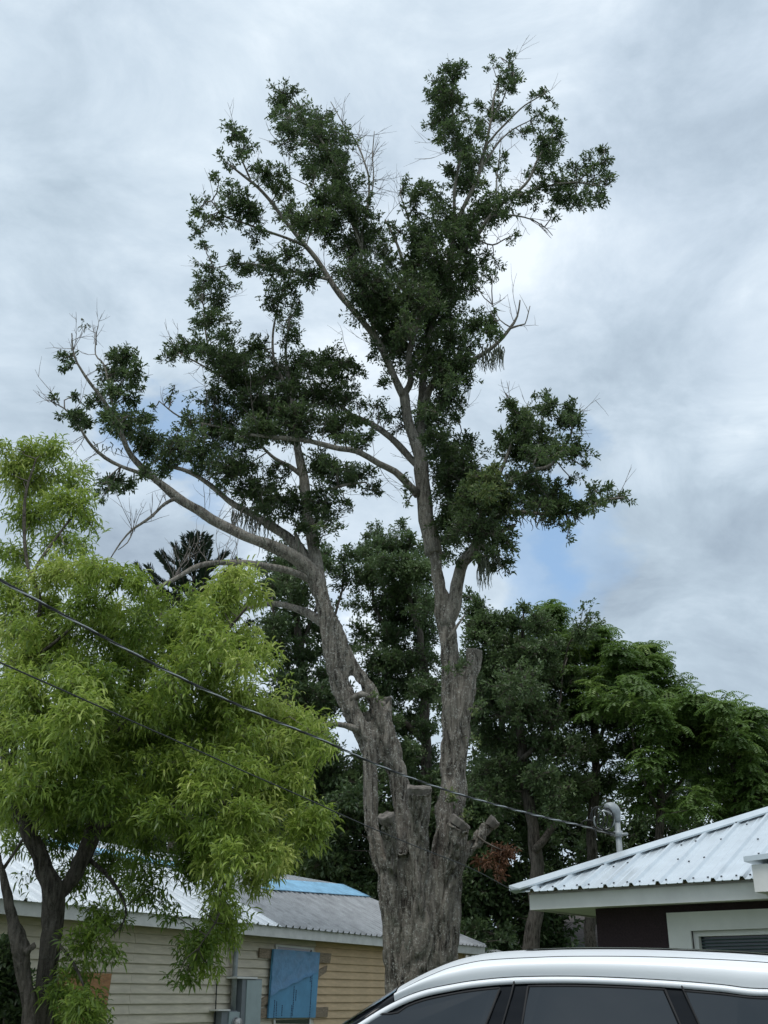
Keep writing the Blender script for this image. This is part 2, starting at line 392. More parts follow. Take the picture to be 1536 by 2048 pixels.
# ================================================================== houses
Z = Vector((0, 0, 1))
def hv(x, y): return Vector((x, y, 0))
def roof_profile(width, majors, hmaj=0.03, wmaj=0.055, minor=True):
    """list of (u, h) over 0..width; majors = count"""
    pts = []; sp = width / majors
    for i in range(majors):
        c = (i + 0.5) * sp
        if i == 0: pts.append((0, 0))
        if minor and i == 0:
            for q in (0.22,): pts += [(sp * q - .012, 0), (sp * q, hmaj * .22), (sp * q + .012, 0)]
        pts += [(c - wmaj / 2, 0), (c - wmaj / 4, hmaj), (c + wmaj / 4, hmaj), (c + wmaj / 2, 0)]
        if minor:
            for q in (0.32, 0.66):
                m = c + q * sp
                if m + .012 < width: pts += [(m - .012, 0), (m, hmaj * .22), (m + .012, 0)]
    pts.append((width, 0)); return pts
def roof_panel(O, U, Nn, t, u0, prof, top, lift=0.012, over=0.03):
    b = MB(); n = len(prof); V = []
    nor = (Z - Nn * t).normalized()
    for (u, h) in prof:
        uu = u0 + u; s1 = max(0.001, top(uu))
        for s in (-over, s1): V.append(O + U * uu + Nn * s + Z * (s * t) + nor * (h + lift))
    for (u, h) in prof:
        uu = u0 + u; V.append(O + U * uu - Nn * over + Z * (-over * t) + nor * (h + lift - 0.006))
    F = []
    for i in range(n - 1):
        F.append((2 * i, 2 * i + 2, 2 * i + 3, 2 * i + 1)); F.append((2 * n + i, 2 * n + i + 1, 2 * i + 2, 2 * i))
    return b.add(V, F)

# ---------------- left house (beige / tan siding)
UL = hv(0.50, 1.0).normalized(); NL = hv(-UL.y, UL.x)              # NL: into the house
FL = atz(970, 1910, 2.40)                                            # right-hand fascia corner, bottom
LEN_L = 20.0
OLc = FL - UL * LEN_L                                                # left end
TL = 0.48; WL = 2.55; ZE = 2.58
house = empty('sided_house', FL - UL * 10 - Z * FL.z, 'long low house with beige and tan lap siding under a metal roof behind the trees', 'house')
IN = 0.38
def wallpt(px, py, off=0.0): return onplane(px, py, OLc + NL * (IN - off), NL)
def wu(p): return (p - OLc).dot(UL)
WP = hv(OLc.x, OLc.y) + NL * IN
# backing walls
wb = MB(); wb.obox(WP + NL * 0.03 + UL * 0.35, UL * (LEN_L - 0.8), NL * (2 * WL - 2 * IN), Z * 2.47); wb.build('wall', M['siding_beige'], house)
ub = wu(wallpt(628, 1960))                                           # where beige meets tan
def plank_mesh(length, name):
    b = MB(); h = 0.128; v = []
    for x in (0, length): v += [UL * x - NL * 0.034, UL * x - NL * 0.034 + Z * 0.008, UL * x - NL * 0.004 + Z * h, UL * x + NL * 0.02 + Z * h, UL * x + NL * 0.02]
    f = [(i, (i + 1) % 5, 5 + (i + 1) % 5, 5 + i)[::-1] for i in range(5)] + [(0, 1, 2, 3, 4), (9, 8, 7, 6, 5)]
    return b.add([Vector(p) for p in v], f).mesh(name)
def place(name, me, m, parent, loc):
    o = bpy.data.objects.new(name, me); C.objects.link(o)
    if not me.materials: me.materials.append(m)
    o.parent = parent; o.matrix_parent_inverse = Matrix.Translation(parent.location).inverted(); o.location = loc; return o
segsB = [(0.35, 3.66), (4.01, 3.66), (7.67, ub - 7.67 - 0.002)]; segsT = [(ub + 0.002, 3.4), (ub + 3.404, LEN_L - 0.45 - ub - 3.404)]
for segs, mk in ((segsB, 'siding_beige'), (segsT, 'siding_tan')):
    for (u0, ln) in segs:
        me = plank_mesh(ln - 0.004, 'siding_plank')
        for k in range(18):
            place('siding_plank', me, M[mk], house, WP + UL * u0 + Z * (0.12 + k * 0.13) + NL * rng.uniform(-0.002, 0.002))
MB().obox(WP + UL * (LEN_L - 0.45) - NL * 0.045, UL * 0.09, NL * 0.09, Z * 2.4).build('corner_trim', M['siding_tan'], house)
# fascia, soffit
MB().obox(hv(OLc.x, OLc.y) + Z * 2.40, UL * LEN_L, NL * 0.03, Z * 0.165).build('fascia', M['fascia'], house)
MB().obox(hv(OLc.x, OLc.y) + NL * 0.032 + Z * 2.425, UL * LEN_L, NL * (IN - 0.06), Z * 0.012).build('soffit', M['siding_beige'], house)
MB().obox(FL + UL * -0.03 + NL * 0.032 - Z * 0, UL * 0.03, NL * (2 * WL - .03), Z * 0.165).build('fascia', M['fascia'], house)
# roof deck (hip right end)
R0 = hv(OLc.x, OLc.y) + Z * ZE
def hiproof(O, U, Nn, length, W, t, hipL, hipR, dz=0.0):
    a = O; b_ = O + U * length; c = b_ + Nn * 2 * W; d = O + Nn * 2 * W
    e = O + U * (W if hipL else 0) + Nn * W + Z * W * t; g = O + U * (length - (W if hipR else 0)) + Nn * W + Z * W * t
    b = MB(); b.add([p + Z * dz for p in (a, b_, c, d, e, g)], [(0, 1, 5, 4), (1, 2, 5), (2, 3, 4, 5), (3, 0, 4), (3, 2, 1, 0)]); return b, e, g
rd, rA, rB = hiproof(R0, UL, NL, LEN_L, WL, TL, False, True); rd.build('roof_deck', M['oldwood'], house)
topL = lambda u: min(WL, LEN_L - u)
u = 0.0; uw = wu(onplane(500, 1850, OLc, NL))
while u < LEN_L - 0.3:
    white = u < uw; wd = 0.91 if white else 0.66
    wd = min(wd, LEN_L - u)
    prof = roof_profile(wd, 3 if white else 3, 0.036 if white else 0.038, 0.07 if white else 0.06, white)
    roof_panel(R0, UL, NL, TL, u, prof, topL, over=0.05 + rng.uniform(0, 0.012)).build('roof_panel', M['roofwhite' if white else 'roofgrey'], house)
    u += wd
cap = MB(); cap.tube([rA + Z * 0.03, rB + Z * 0.03], 0.045, 6); cap.build('ridge_cap', M['roofwhite'], house)
cap = MB(); cap.tube([rB + Z * 0.02, R0 + UL * LEN_L + Z * 0.03], 0.035, 6); cap.build('hip_cap', M['roofgrey'], house)
# little dark window top seen under the foam board frame
def wallquad(b, pts, off, th):
    """slab whose outline is given in photo pixels, lying off metres in front of the siding"""
    f = [wallpt(x, y, off) for x, y in pts]; bk = [p + NL * th for p in f]; n = len(f)
    b.add(f + bk, [tuple(range(n)), tuple(range(2 * n - 1, n - 1, -1))] + [((i + 1) % n, i, n + i, n + (i + 1) % n) for i in range(n)]); return b
wn = wallquad(MB(), [(553, 1890), (627, 1898), (622, 2048), (549, 2046)], 0.030, 0.02).build('window', M['winglass'], house)
fr = MB()
for q in ([(555.2, 1889), (623.8, 1896), (623.8, 1900), (555.2, 1893)], [(552, 1889), (555, 1889), (551, 2048), (548, 2048)], [(624, 1896), (627, 1896), (622, 2050), (619, 2050)]):
    fo = wallquad(MB(), q, 0.045, 0.02).build('frame', M['white']); fo.parent = wn; fo.matrix_parent_inverse = Matrix.Identity(4)
# boards nailed round the foam sheet
def board(pts, lab, off=0.06):
    o = wallquad(MB(), pts, off, 0.022).build('wooden_board', M['oldwood']); props(o, lab, 'board'); return o
board([(520, 1896), (663, 1907), (660, 1927), (519, 1915)], 'weathered horizontal board behind the top of the blue foam sheet')
board([(519, 2017), (657, 2014), (655, 2034), (519, 2037)], 'weathered horizontal board behind the bottom of the blue foam sheet')
board([(655, 1931), (653, 1944), (628, 1962), (628, 1945)], 'short slanting brace board right of the blue foam sheet', 0.062)
board([(519, 2000), (548, 1985), (548, 1998), (519, 2017)], 'short slanting brace board at lower left of the blue foam sheet', 0.062)
fs = empty('foam_sheet', wallpt(590, 1970, .09), 'blue foam insulation sheet nailed over a window of the tan siding', 'insulation board')
wallquad(MB(), [(547, 1898), (640, 1905), (631, 2035), (537, 2036)], 0.10, 0.03).build('panel', M['foam'], fs)
fm = MB(); g = 14
top = [(548 + 91 * i / g, 1899 + 6.5 * i / g) for i in range(g + 1)]
bot = [(541 + 94 * i / g, 1992 - 47 * (i / g) ** 0.9 + 1.5 * math.sin(i * 1.7)) for i in range(g + 1)]
V = []
for j in range(7):
    for i in range(g + 1):
        x = top[i][0] + (bot[i][0] - top[i][0]) * j / 6; y = top[i][1] + (bot[i][1] - top[i][1]) * j / 6
        V.append(wallpt(x, y, 0.108 + 0.008 * math.sin(i * 1.3 + j * 2.1) + (0.03 if j == 6 else 0)))
fm.add(V, [(j * (g + 1) + i, j * (g + 1) + i + 1, (j + 1) * (g + 1) + i + 1, (j + 1) * (g + 1) + i)[::-1] for j in range(6) for i in range(g)])
fm.build('peeling_film', M['film'], fs, True)
pr = MB()
for (x0, y0, y1, sl) in ((549, 2000, 2034, -0.06), (553, 2003, 2034, -0.05), (588, 1972, 2032, -0.06), (592, 1980, 2000, -0.06), (583, 2010, 2034, -0.06), (624, 1945, 2034, -0.06), (621, 1944, 1962, -0.06), (564, 2010, 2030, -.05)):
    y = y0
    while y < y1:
        h = rng.uniform(1.2, 3.2); x = x0 + (y - y0) * sl
        wallquad(pr, [(x, y), (x + 1.3, y), (x + 1.3, y + h), (x, y + h)], 0.1035, 0.002); y += h + rng.uniform(0.6, 1.4)
pr.build('printed_lettering', M['print'], fs, kind='stuff')
# tarps on the roof
def roofpt(px, py, off=0.04):
    n = (Z - NL * TL).normalized(); return onplane(px, py, R0 + n * off, n)
def tarp(pts, lab, sub=10):
    (a, b_, c, d) = pts; V = []
    for j in range(sub + 1):
        for i in range(sub * 2 + 1):
            s, t = i / (sub * 2), j / sub
            x = (a[0] * (1 - s) + b_[0] * s) * (1 - t) + (d[0] * (1 - s) + c[0] * s) * t
            y = (a[1] * (1 - s) + b_[1] * s) * (1 - t) + (d[1] * (1 - s) + c[1] * s) * t
            V.append(roofpt(x, y, 0.065 + 0.02 * noise.noise(Vector((x * .07, y * .12, 1)))))
    W_ = sub * 2 + 1; m = MB().add(V, [(j * W_ + i, j * W_ + i + 1, (j + 1) * W_ + i + 1, (j + 1) * W_ + i)[::-1] for j in range(sub) for i in range(sub * 2)])
    me = m.mesh('tarp'); o = link('tarp', me, M['tarp'], None, True); so_ = o.modifiers.new('s', 'SOLIDIFY'); so_.thickness = 0.006
    props(o, lab, 'tarp'); return o
tarp([(546, 1757), (686, 1768), (742, 1793), (520, 1777)], 'light blue tarp lying along the ridge at the hipped end of the grey roof')
tarp([(60, 1670), (470, 1747), (470, 1753), (60, 1681)], 'blue tarp edge along the ridge of the white roof behind the lime green tree')
# plywood sheet leaning on wall
o = wallquad(MB(), [(120, 1945), (224, 1947), (205, 2070), (110, 2070)], 0.10, 0.02).build('plywood_sheet', M['ply']); props(o, 'orange brown plywood sheet against the beige siding beside the lime green tree', 'plywood')
# meter boxes
def wbox(name, x0, y0, x1, y1, dep, m, parent=None):
    a = wallpt(x0, y1, dep); b_ = wallpt(x1, y1, dep); c = wallpt(x0, y0, dep)
    return MB().obox(a, UL * (b_ - a).dot(UL), NL * (dep - 0.02), Z * (c.z - a.z)).build(name, m, parent)
eb = empty('electrical_cabinet', wallpt(498, 2000, .1), 'tall grey electrical cabinet on the siding left of the blue foam sheet', 'electrical box')
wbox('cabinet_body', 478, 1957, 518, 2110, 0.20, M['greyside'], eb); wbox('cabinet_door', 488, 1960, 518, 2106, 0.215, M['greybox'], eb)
wbox('rain_lid', 475, 1953, 515, 1957, 0.23, M['white'], eb)
mb_ = empty('meter_box', wallpt(460, 2040, .1), 'small grey electric meter box left of the tall grey cabinet', 'electric meter')
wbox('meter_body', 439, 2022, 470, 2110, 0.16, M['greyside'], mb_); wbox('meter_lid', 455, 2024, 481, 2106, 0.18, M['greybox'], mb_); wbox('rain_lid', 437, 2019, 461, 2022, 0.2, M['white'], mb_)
c0 = wallpt(471, 2047, 0.19); mm = MB(); mm.tube([c0, c0 - NL * 0.08], 0.075, 20); mm.build('glass_meter', M['glassm'], mb_, True)
mm = MB(); mm.tube([c0 - NL * 0.005 + (UL * math.cos(a) + Z * math.sin(a)) * 0.088 for a in np.linspace(0, 2 * math.pi, 25)], 0.010, 6); mm.build('meter_ring', M['conduit'], mb_, True)
a = wallpt(473, 1870, 0.10); b_ = wallpt(466, 2025, 0.10); x_ = (a + b_) / 2
o = MB().tube([hv(x_.x, x_.y) + Z * b_.z, hv(x_.x, x_.y) + Z * 2.45], 0.042, 12).build('conduit_pipe', M['conduit'], None, True); props(o, 'vertical grey conduit pipe running up the siding to the eave', 'pipe')
a = wallpt(434, 1958, 0.05)
o = MB().tube([a + Z * 0 , a - Z * 0.5 + UL * .01, a - Z * 1.3], 0.010, 6).build('wall_cable', M['blackcable']); props(o, 'thin dark cable hanging down the beige siding left of the meter', 'cable')

# ---------------- right house
CR = atz(1042, 1787, 2.60); UR = hv(1.40, -1.0).normalized(); NR = hv(-UR.y, UR.x); TR = 0.42; WR = 3.6; LEN_R = 12.0
rh = empty('brown_house', hv(CR.x, CR.y) + UR * 5, 'dark brown stucco house with ribbed silver metal roof and white trim at right', 'house')
FR = hv(CR.x, CR.y) + UR * 0.08 + NR * 0.05
MB().obox(FR + Z * 2.42, UR * LEN_R, NR * 0.03, Z * 0.165).build('fascia', M['white'], rh)
MB().obox(FR + Z * 2.585 + NR * 0.035, UR * LEN_R, NR * 0.02, Z * 0.03).build('fascia_board', M['fascia'], rh)
MB().obox(FR + Z * 2.42 + NR * 0.032, UR * 0.03, NR * (2 * WR - .1), Z * 0.165).build('fascia', M['white'], rh)
IR = 0.42
WRP = FR + NR * IR + UR * 0.62
soff = MB(); soff.obox(FR + UR * .032 + NR * 0.032 + Z * 2.435, UR * (LEN_R - .1), NR * (2 * WR - .3), Z * 0.012); soff.build('soffit', M['white'], rh)
def rwall(px, py, off=0.0): return onplane(px, py, WRP - NR * off, NR)
# front wall with an opening
wl0, wl1 = (rwall(1384, 1870) - WRP).dot(UR), 3.6
zt = rwall(1384, 1862).z; zb = 1.05
wm = MB()
for (a_, b2, z0, z1) in ((0, wl0, 0, 2.43), (wl1, 9.5, 0, 2.43), (wl0, wl1, zt, 2.43), (wl0, wl1, 0, zb)):
    wm.obox(WRP + UR * a_ + Z * z0, UR * (b2 - a_), NR * 0.2, Z * (z1 - z0))
wm.build('wall', M['brown'], rh)
MB().obox(WRP + NR * 0.202, UR * 0.2, NR * 6.0, Z * 2.43).build('wall', M['brown'], rh)
MB().obox(WRP + NR * 6.2, UR * 9.5, NR * 0.2, Z * 2.43).build('wall', M['brown'], rh)
t0 = (rwall(1337, 1850) - WRP).dot(UR); zt1 = rwall(1337, 1826).z
win = MB(); win.obox(WRP + UR * wl0 + NR * 0.12 + Z * zb, UR * (wl1 - wl0), NR * 0.01, Z * (zt - zb)); wn = win.build('window', M['winglass'], rh)
def sub(b, name, m, par):
    o = b.build(name, m); o.parent = par; o.matrix_parent_inverse = par.matrix_parent_inverse.copy() if False else Matrix.Identity(4)
    return o
def child_of(mb, name, m, par):
    o = mb.build(name, m); o.parent = par
    # world matrix of par is identity in our scheme -> keep identity inverse
    o.matrix_parent_inverse = Matrix.Identity(4); return o
th = 0.035
child_of(MB().obox(WRP + UR * t0 - NR * th + Z * 0.85, UR * (wl0 - t0), NR * (th - .002), Z * (zt1 - 0.85)), 'trim', M['white'], wn)
child_of(MB().obox(WRP + UR * wl0 - NR * th + Z * zt, UR * (wl1 - wl0), NR * (th - .002), Z * (zt1 - zt)), 'trim', M['white'], wn)
child_of(MB().obox(WRP + UR * wl1 - NR * th + Z * 0.85, UR * (wl0 - t0), NR * (th - .002), Z * (zt1 - 0.85)), 'trim', M['white'], wn)
child_of(MB().obox(WRP + UR * wl0 - NR * th + Z * .85, UR * (wl1 - wl0), NR * (th - .002), Z * (zb - 0.85)), 'trim', M['white'], wn)
e = 0.055
child_of(MB().obox(WRP + UR * (wl0 + .001) + NR * 0.03 + Z * (zb + .001), UR * e, NR * 0.085, Z * (zt - zb - .002)), 'frame', M['white'], wn)
child_of(MB().obox(WRP + UR * (wl0 + e + .002) + NR * 0.03 + Z * (zt - e - .001), UR * (wl1 - wl0 - 2 * e - .004), NR * 0.085, Z * e), 'frame', M['white'], wn)
child_of(MB().obox(WRP + UR * (wl1 - e - .001) + NR * 0.03 + Z * (zb + .001), UR * e, NR * 0.085, Z * (zt - zb - .002)), 'frame', M['white'], wn)
bl = MB(); z = zt - e - 0.03
while z > zb + 0.05:
    bl.obox(WRP + UR * (wl0 + e + .01) + NR * 0.095 + Z * z, UR * (wl1 - wl0 - 2 * e - .02), NR * 0.018 - Z * 0.012, Z * 0.004 + NR * .001); z -= 0.034
child_of(bl, 'blinds', M['blind'], wn)['kind'] = 'stuff'
# roof
RR = CR.copy(); RR.z = 2.62
rd, rA, rB = hiproof(RR, UR, NR, LEN_R, WR, TR, True, False); rd.build('roof_deck', M['oldwood'], rh)
topR = lambda u: min(WR, u)
u = 0.02; scr = MB(); norR = (Z - NR * TR).normalized()
while u < LEN_R - 0.95:
    roof_panel(RR, UR, NR, TR, u, roof_profile(0.914, 3, 0.034, 0.06), topR, over=0.05).build('roof_panel', M['roofright'], rh)
    for k in range(3):
        uc = u + (k + 0.5) * 0.3047
        for du, ss in ((0.0, (0.62, 1.24, 1.86, 2.48, 3.1)), (0.055, (0.06,)), (-0.09, (0.06,)), (.12, (0.62, 1.24, 1.86, 2.48))):
            for s_ in ss:
                if (du == 0.0 and k % 3 == 1 and s_ > .1) or s_ > topR(uc + du) - 0.05: continue
                if du == .12 and (k + int(s_ * 2)) % 3: continue
                hh = 0.046 if du == 0.0 else 0.014
                p = RR + UR * (uc + du) + NR * s_ + Z * (s_ * TR) + norR * hh
                scr.tube([p, p + norR * 0.010], 0.011, 6)
        s_ = topR(uc) - 0.10
        if s_ > 0.05 and uc < WR: p = RR + UR * uc + NR * (s_) + Z * (s_ * TR) + norR * 0.045; scr.tube([p, p + norR * 0.014], 0.014, 6)
    u += 0.914
scr.build('screw', M['screw'], rh, kind='stuff')
# hip cap: folded sheet
hc = MB(); a0 = RR - UR * 0.10 - NR * 0.10 - Z * 0.02; a1 = rA + Z * 0.0
hd = (a1 - a0); sdv = UR * 1.0 - NR * 0.0
V = []
for p in (a0, a1): V += [p + UR * 0.14 + norR * 0.05, p + Z * 0.085, p + NR * 0.14 - UR * .0 + Z * 0.04, p + UR * 0.14 + norR * 0.03, p + Z * 0.03, p + NR * 0.14]
hc.add(V, [(0, 6, 7, 1), (1, 7, 8, 2), (3, 4, 10, 9), (4, 5, 11, 10), (0, 3, 9, 6), (2, 8, 11, 5), (0, 1, 4, 3), (1, 2, 5, 4), (6, 9, 10, 7), (7, 10, 11, 8)])
hc.build('hip_cap', M['roofright'], rh)
MB().tube([rA + Z * .05, rB + Z * .05], 0.06, 6).build('ridge_cap', M['roofright'], rh)
# projecting gable return at far right
gp = onplane(1500, 1738, FR - NR * 0.35, NR)
gp0 = onplane(1497, 1724, FR - NR * 0.35, NR)
MB().obox(gp + UR * 0.02 - Z * 0.22, UR * 2.5, NR * 0.9, Z * 0.26).build('gable_fascia', M['white'], rh)
MB().obox(gp0 - UR * 0.03 - NR * .05, UR * 2.6 + Z * 0.16, NR * 1.2, Z * 0.05).build('gable_edge', M['roofright'], rh)

# mast with weatherhead (stands just behind the hip)
pm = None
best = 1e9
for i in range(400):
    u_ = i * 0.01; q = RR + UR * u_ + NR * (u_ + 0.35) + Z * ((u_) * TR)
    x_, y_ = topx(q)
    if abs(x_ - 1243) < best: best = abs(x_ - 1243); pm = q
mast = empty('service_mast', pm, 'galvanised electrical service mast with rounded weatherhead rising behind the silver roof', 'utility mast')
ztop = onplane(1226, 1632, hv(pm.x, pm.y), Vector((0, 1, 0))).z
MB().tube([pm - Z * 0.6, hv(pm.x, pm.y) + Z * ztop], 0.036, 14).build('pipe', M['conduit'], mast, True)
hp = hv(pm.x, pm.y) + Z * ztop
pts = []; rr = []
for i in range(9):
    a = math.pi * i / 8 * 0.66; pts.append(hp + Vector((-0.075 * (1 - math.cos(a)), -0.02 * (1 - math.cos(a)), 0.085 * math.sin(a) + 0.0))); rr.append(0.046 + 0.034 * math.sin(math.pi * i / 8 * .75))
MB().tube([hp - Z * .07] + pts, [0.044] + rr, 14).build('weatherhead', M['conduit'], mast, True)
zc = onplane(1238, 1668, hv(pm.x, pm.y), Vector((0, 1, 0))).z; cpos = hv(pm.x, pm.y) + Z * zc
MB().tube([cpos - Z * 0.035, cpos + Z * 0.035], 0.055, 14).build('clamp', M['conduit'], mast, True)
MB().tube([cpos - UR * 0.10, cpos + UR * 0.12 - Z * .01], 0.018, 8).build('clamp_bolt', M['conduit'], mast, True)

# distant grey house and white low roof
dh = empty('shingled_house', P(1120, 2100, 33) * 1.0, 'small far off house with grey shingle roof under the dark trees', 'house'); dh.location.z = 0
def quadY(b, pts, Y0, Y1):
    f = [P(x, y, Y0) for x, y in pts]; dy = Vector((0, Y1 - Y0, 0)); n = len(f); bk = [p + dy for p in f]
    b.add(f + bk, [tuple(range(n)), tuple(range(2 * n - 1, n - 1, -1))] + [((i + 1) % n, i, n + i, n + (i + 1) % n) for i in range(n)]); return b
wz = P(1058, 1895, 33); wl = P(1062, 1890, 33)
MB().obox((wl.x, 33, 0), (9, 0, 0), (0, 6, 0), (0, 0, wl.z + .1)).build('wall', M['greywall'], dh)
e0 = P(1055, 1891, 32.4); r_ = MB()
Zr = P(1085, 1846, 35).z
r_.add([(e0.x, 32.4, e0.z), (e0.x + 10, 32.4, e0.z), (e0.x + 10, 39.6, e0.z), (e0.x, 39.6, e0.z), (e0.x + 1.6, 36, Zr + .9), (e0.x + 8.4, 36, Zr + .9)], [(0, 1, 5, 4), (1, 2, 5), (2, 3, 4, 5), (3, 0, 4), (3, 2, 1, 0)])
r_.build('roof', M['shingle'], dh)
MB().obox((e0.x, 32.36, e0.z - .13), (10, 0, 0), (0, .035, 0), (0, 0, .14)).build('fascia', M['greyside'], dh)
pp = P(1120, 1900, 31.5)
o = MB().obox((pp.x - .08, 31.5, 0), (.16, 0, 0), (0, .16, 0), (0, 0, P(1120, 1846, 31.5).z)).build('wooden_post', M['oldwood']); props(o, 'brown wooden post standing before the far shingled house', 'post')
cp = empty('lean_to_roof', hv(P(1000, 1900, 30).x, 30), 'low white metal lean-to roof beyond the tan house, just above the car roof', 'shed')
a, b_, c, d = P(965, 1888, 31), P(1030, 1912, 29), P(990, 1930, 27), P(935, 1903, 28.5)
lo = MB(); lo.add([a, b_, c, d] + [q - Z * .05 for q in (a, b_, c, d)], [(0, 3, 2, 1), (4, 5, 6, 7), (0, 1, 5, 4), (1, 2, 6, 5), (2, 3, 7, 6), (3, 0, 4, 7)]); lo.build('roof_sheet', M['roofwhite'], cp)
for q in (b_, c, a, d): MB().tube([(q.x, q.y, 0), q - Z * .03], 0.05, 8).build('post', M['white'], cp)

# ================================================================== trees
class Tree:
    """skeleton in photo pixels + distance; keeps real 3D nodes so foliage can attach to the nearest limb"""
    def __init__(s, name, Y, label, cat='tree', group=None, gx=None):
        s.Y = Y; s.nodes = []; s.px = []
        s.root = empty(name, P(gx, 2000, Y) if gx else (0, 0, 0), label, cat, group); s.root.location.z = 0
        s.twigs = Segs(); s.lb = []; s.ld = []; s.lt = []; s.dead = Segs()
    def pts(s, lst, d0=0.0, d1=None, step=0.10):
        d1 = d0 if d1 is None else d1; n = len(lst) - 1; q = []
        for i, (x, y, r) in enumerate(lst):
            p = P(x, y, s.Y + d0 + (d1 - d0) * i / n); q.append((p.x, p.y, p.z, r * (.86 if r < 9 and s.Y > 15.8 and s.Y < 16.5 else 1) * m_per_px(p)))
        return catmull(q, step)
    def limb(s, lst, d0=0.0, d1=None, name='limb', m='limb', n=10, build=True, wig=0.0, step=0.10, wob=0.25):
        c = s.pts(lst, d0, d1, step)
        if wig:
            for i in range(len(c)):
                k = c[i, 0] * 1.7 + c[i, 2] * 1.3
                c[i, :3] += np.array(noise.noise_vector(Vector((k, 3.1 + s.Y, d0)))) * wig
        for q in c: s.nodes.append(Vector(q[:3])); s.px.append(topx(Vector(q[:3])))
        if build: MB().tube([Vector(q[:3]) for q in c], [max(q[3], 0.004) for q in c], n, wob=wob).build(name, M[m], s.root, True)
        return c
    def finish_nodes(s): s.pxa = np.array(s.px)
    def nearest(s, x, y, bias=(0, 0)):
        d = (s.pxa[:, 0] - x - bias[0]) ** 2 + (s.pxa[:, 1] - y - bias[1]) ** 2; return s.nodes[int(np.argmin(d))]
    def blob(s, x, y, rx, ry, dens=1.0, cell=54.0, kleaf=6, Lf=0.062, mode='rosette', jit=0.45, tint=0.3, tvar=0.25, depth=None, tw=0.010, fr=1.0):
        nd = s.nearest(x, y, (0, ry * 0.5)); Yb = (nd.y if depth is None else s.Y + depth) + rng.normal() * jit
        c = P(x, y, Yb); mp = m_per_px(c); R = Vector((rx * mp, (rx + ry) * 0.5 * mp * fr, ry * mp))
        n = max(4, int(math.pi * rx * ry * dens ** 1.3 * 2.2 / cell))
        mid = (nd + c) / 2 + rv() * 0.1 * (nd - c).length
        s.twigs.path([nd, mid, c], tw * 1.3, tw * 0.8)
        nsub = max(2, n // 7); k = 0; tb = tint + rng.normal() * tvar * 0.5
        for i in range(nsub):
            dv = rv(); rr_ = rng.random() ** 0.4
            e_ = c + Vector((dv.x * R.x, dv.y * R.y, dv.z * R.z)) * rr_ * 1.25
            st = c + (nd - c) * rng.uniform(0, 0.35)
            m_ = (st + e_) / 2 + rv() * 0.12 * (e_ - st).length
            s.twigs.path([st, m_, e_], tw * 0.6, tw * 0.25)
            for j in range(int(math.ceil(n / nsub))):
                t = rng.uniform(0.35, 1.0) if j else 1.0
                q = m_.lerp(e_, (t - .5) * 2) if t > .5 else st.lerp(m_, t * 2)
                q = q + rv() * rng.uniform(0.2, 1.0) * 0.55 * min(R) if j else q
                # ragged edges
                out_ = ((q - c) + rv() * 0.5 * max(R)); out_.z += 0.25 * max(R); out_.normalize()
                if (q - e_).length > 0.06: s.twigs.add(m_.lerp(e_, 0.6), q, tw * 0.3, tw * 0.2)
                s.rosette(q, out_, kleaf, Lf, tb + rng.normal() * tvar * 0.5, mode)
    def rosette(s, q, out_, k, Lf, tint, mode):
        k = max(3, int(k + rng.integers(-2, 3)))
        for i in range(k):
            d = out_ * 0.9 + rv() * 1.0
            if mode == 'droop': d = out_ * 0.55 + rv() * 0.85 + Vector((0, 0, -0.22))
            b0 = q + rv() * Lf * rng.uniform(.1, 1.0)
            if mode == 'droop': b0 = q + rv() * Lf * 0.85
            s.lb.append(tuple(b0)); s.ld.append(tuple(d)); s.lt.append(tint + rng.normal() * 0.13)
    def finish(s, leafmat, Lf, Wf, segs=1, curl=0.15, twmat='twig', crown='crown'):
        n = len(s.lb)
        if n:
            b = np.array(s.lb); d = np.array(s.ld); up = rng.normal(size=(n, 3)) * 0.6 + [0, 0, 1.0]
            ln = Lf * rng.uniform(0.5, 1.35, n); me = leaves_mesh(crown, b, d, up, ln, Wf * rng.uniform(0.8, 1.2, n), np.array(s.lt), curl, segs)
            link(crown, me, M[leafmat], s.root, kind='stuff')
        if s.twigs.a: link('twig', s.twigs.mesh('twig'), M[twmat], s.root, kind='stuff')
        if s.dead.a: link('bare_twig', s.dead.mesh('bare_twig'), M['deadtwig'], s.root, kind='stuff')
        print(s.root.name, 'leaves', n, 'segs', len(s.twigs.a))
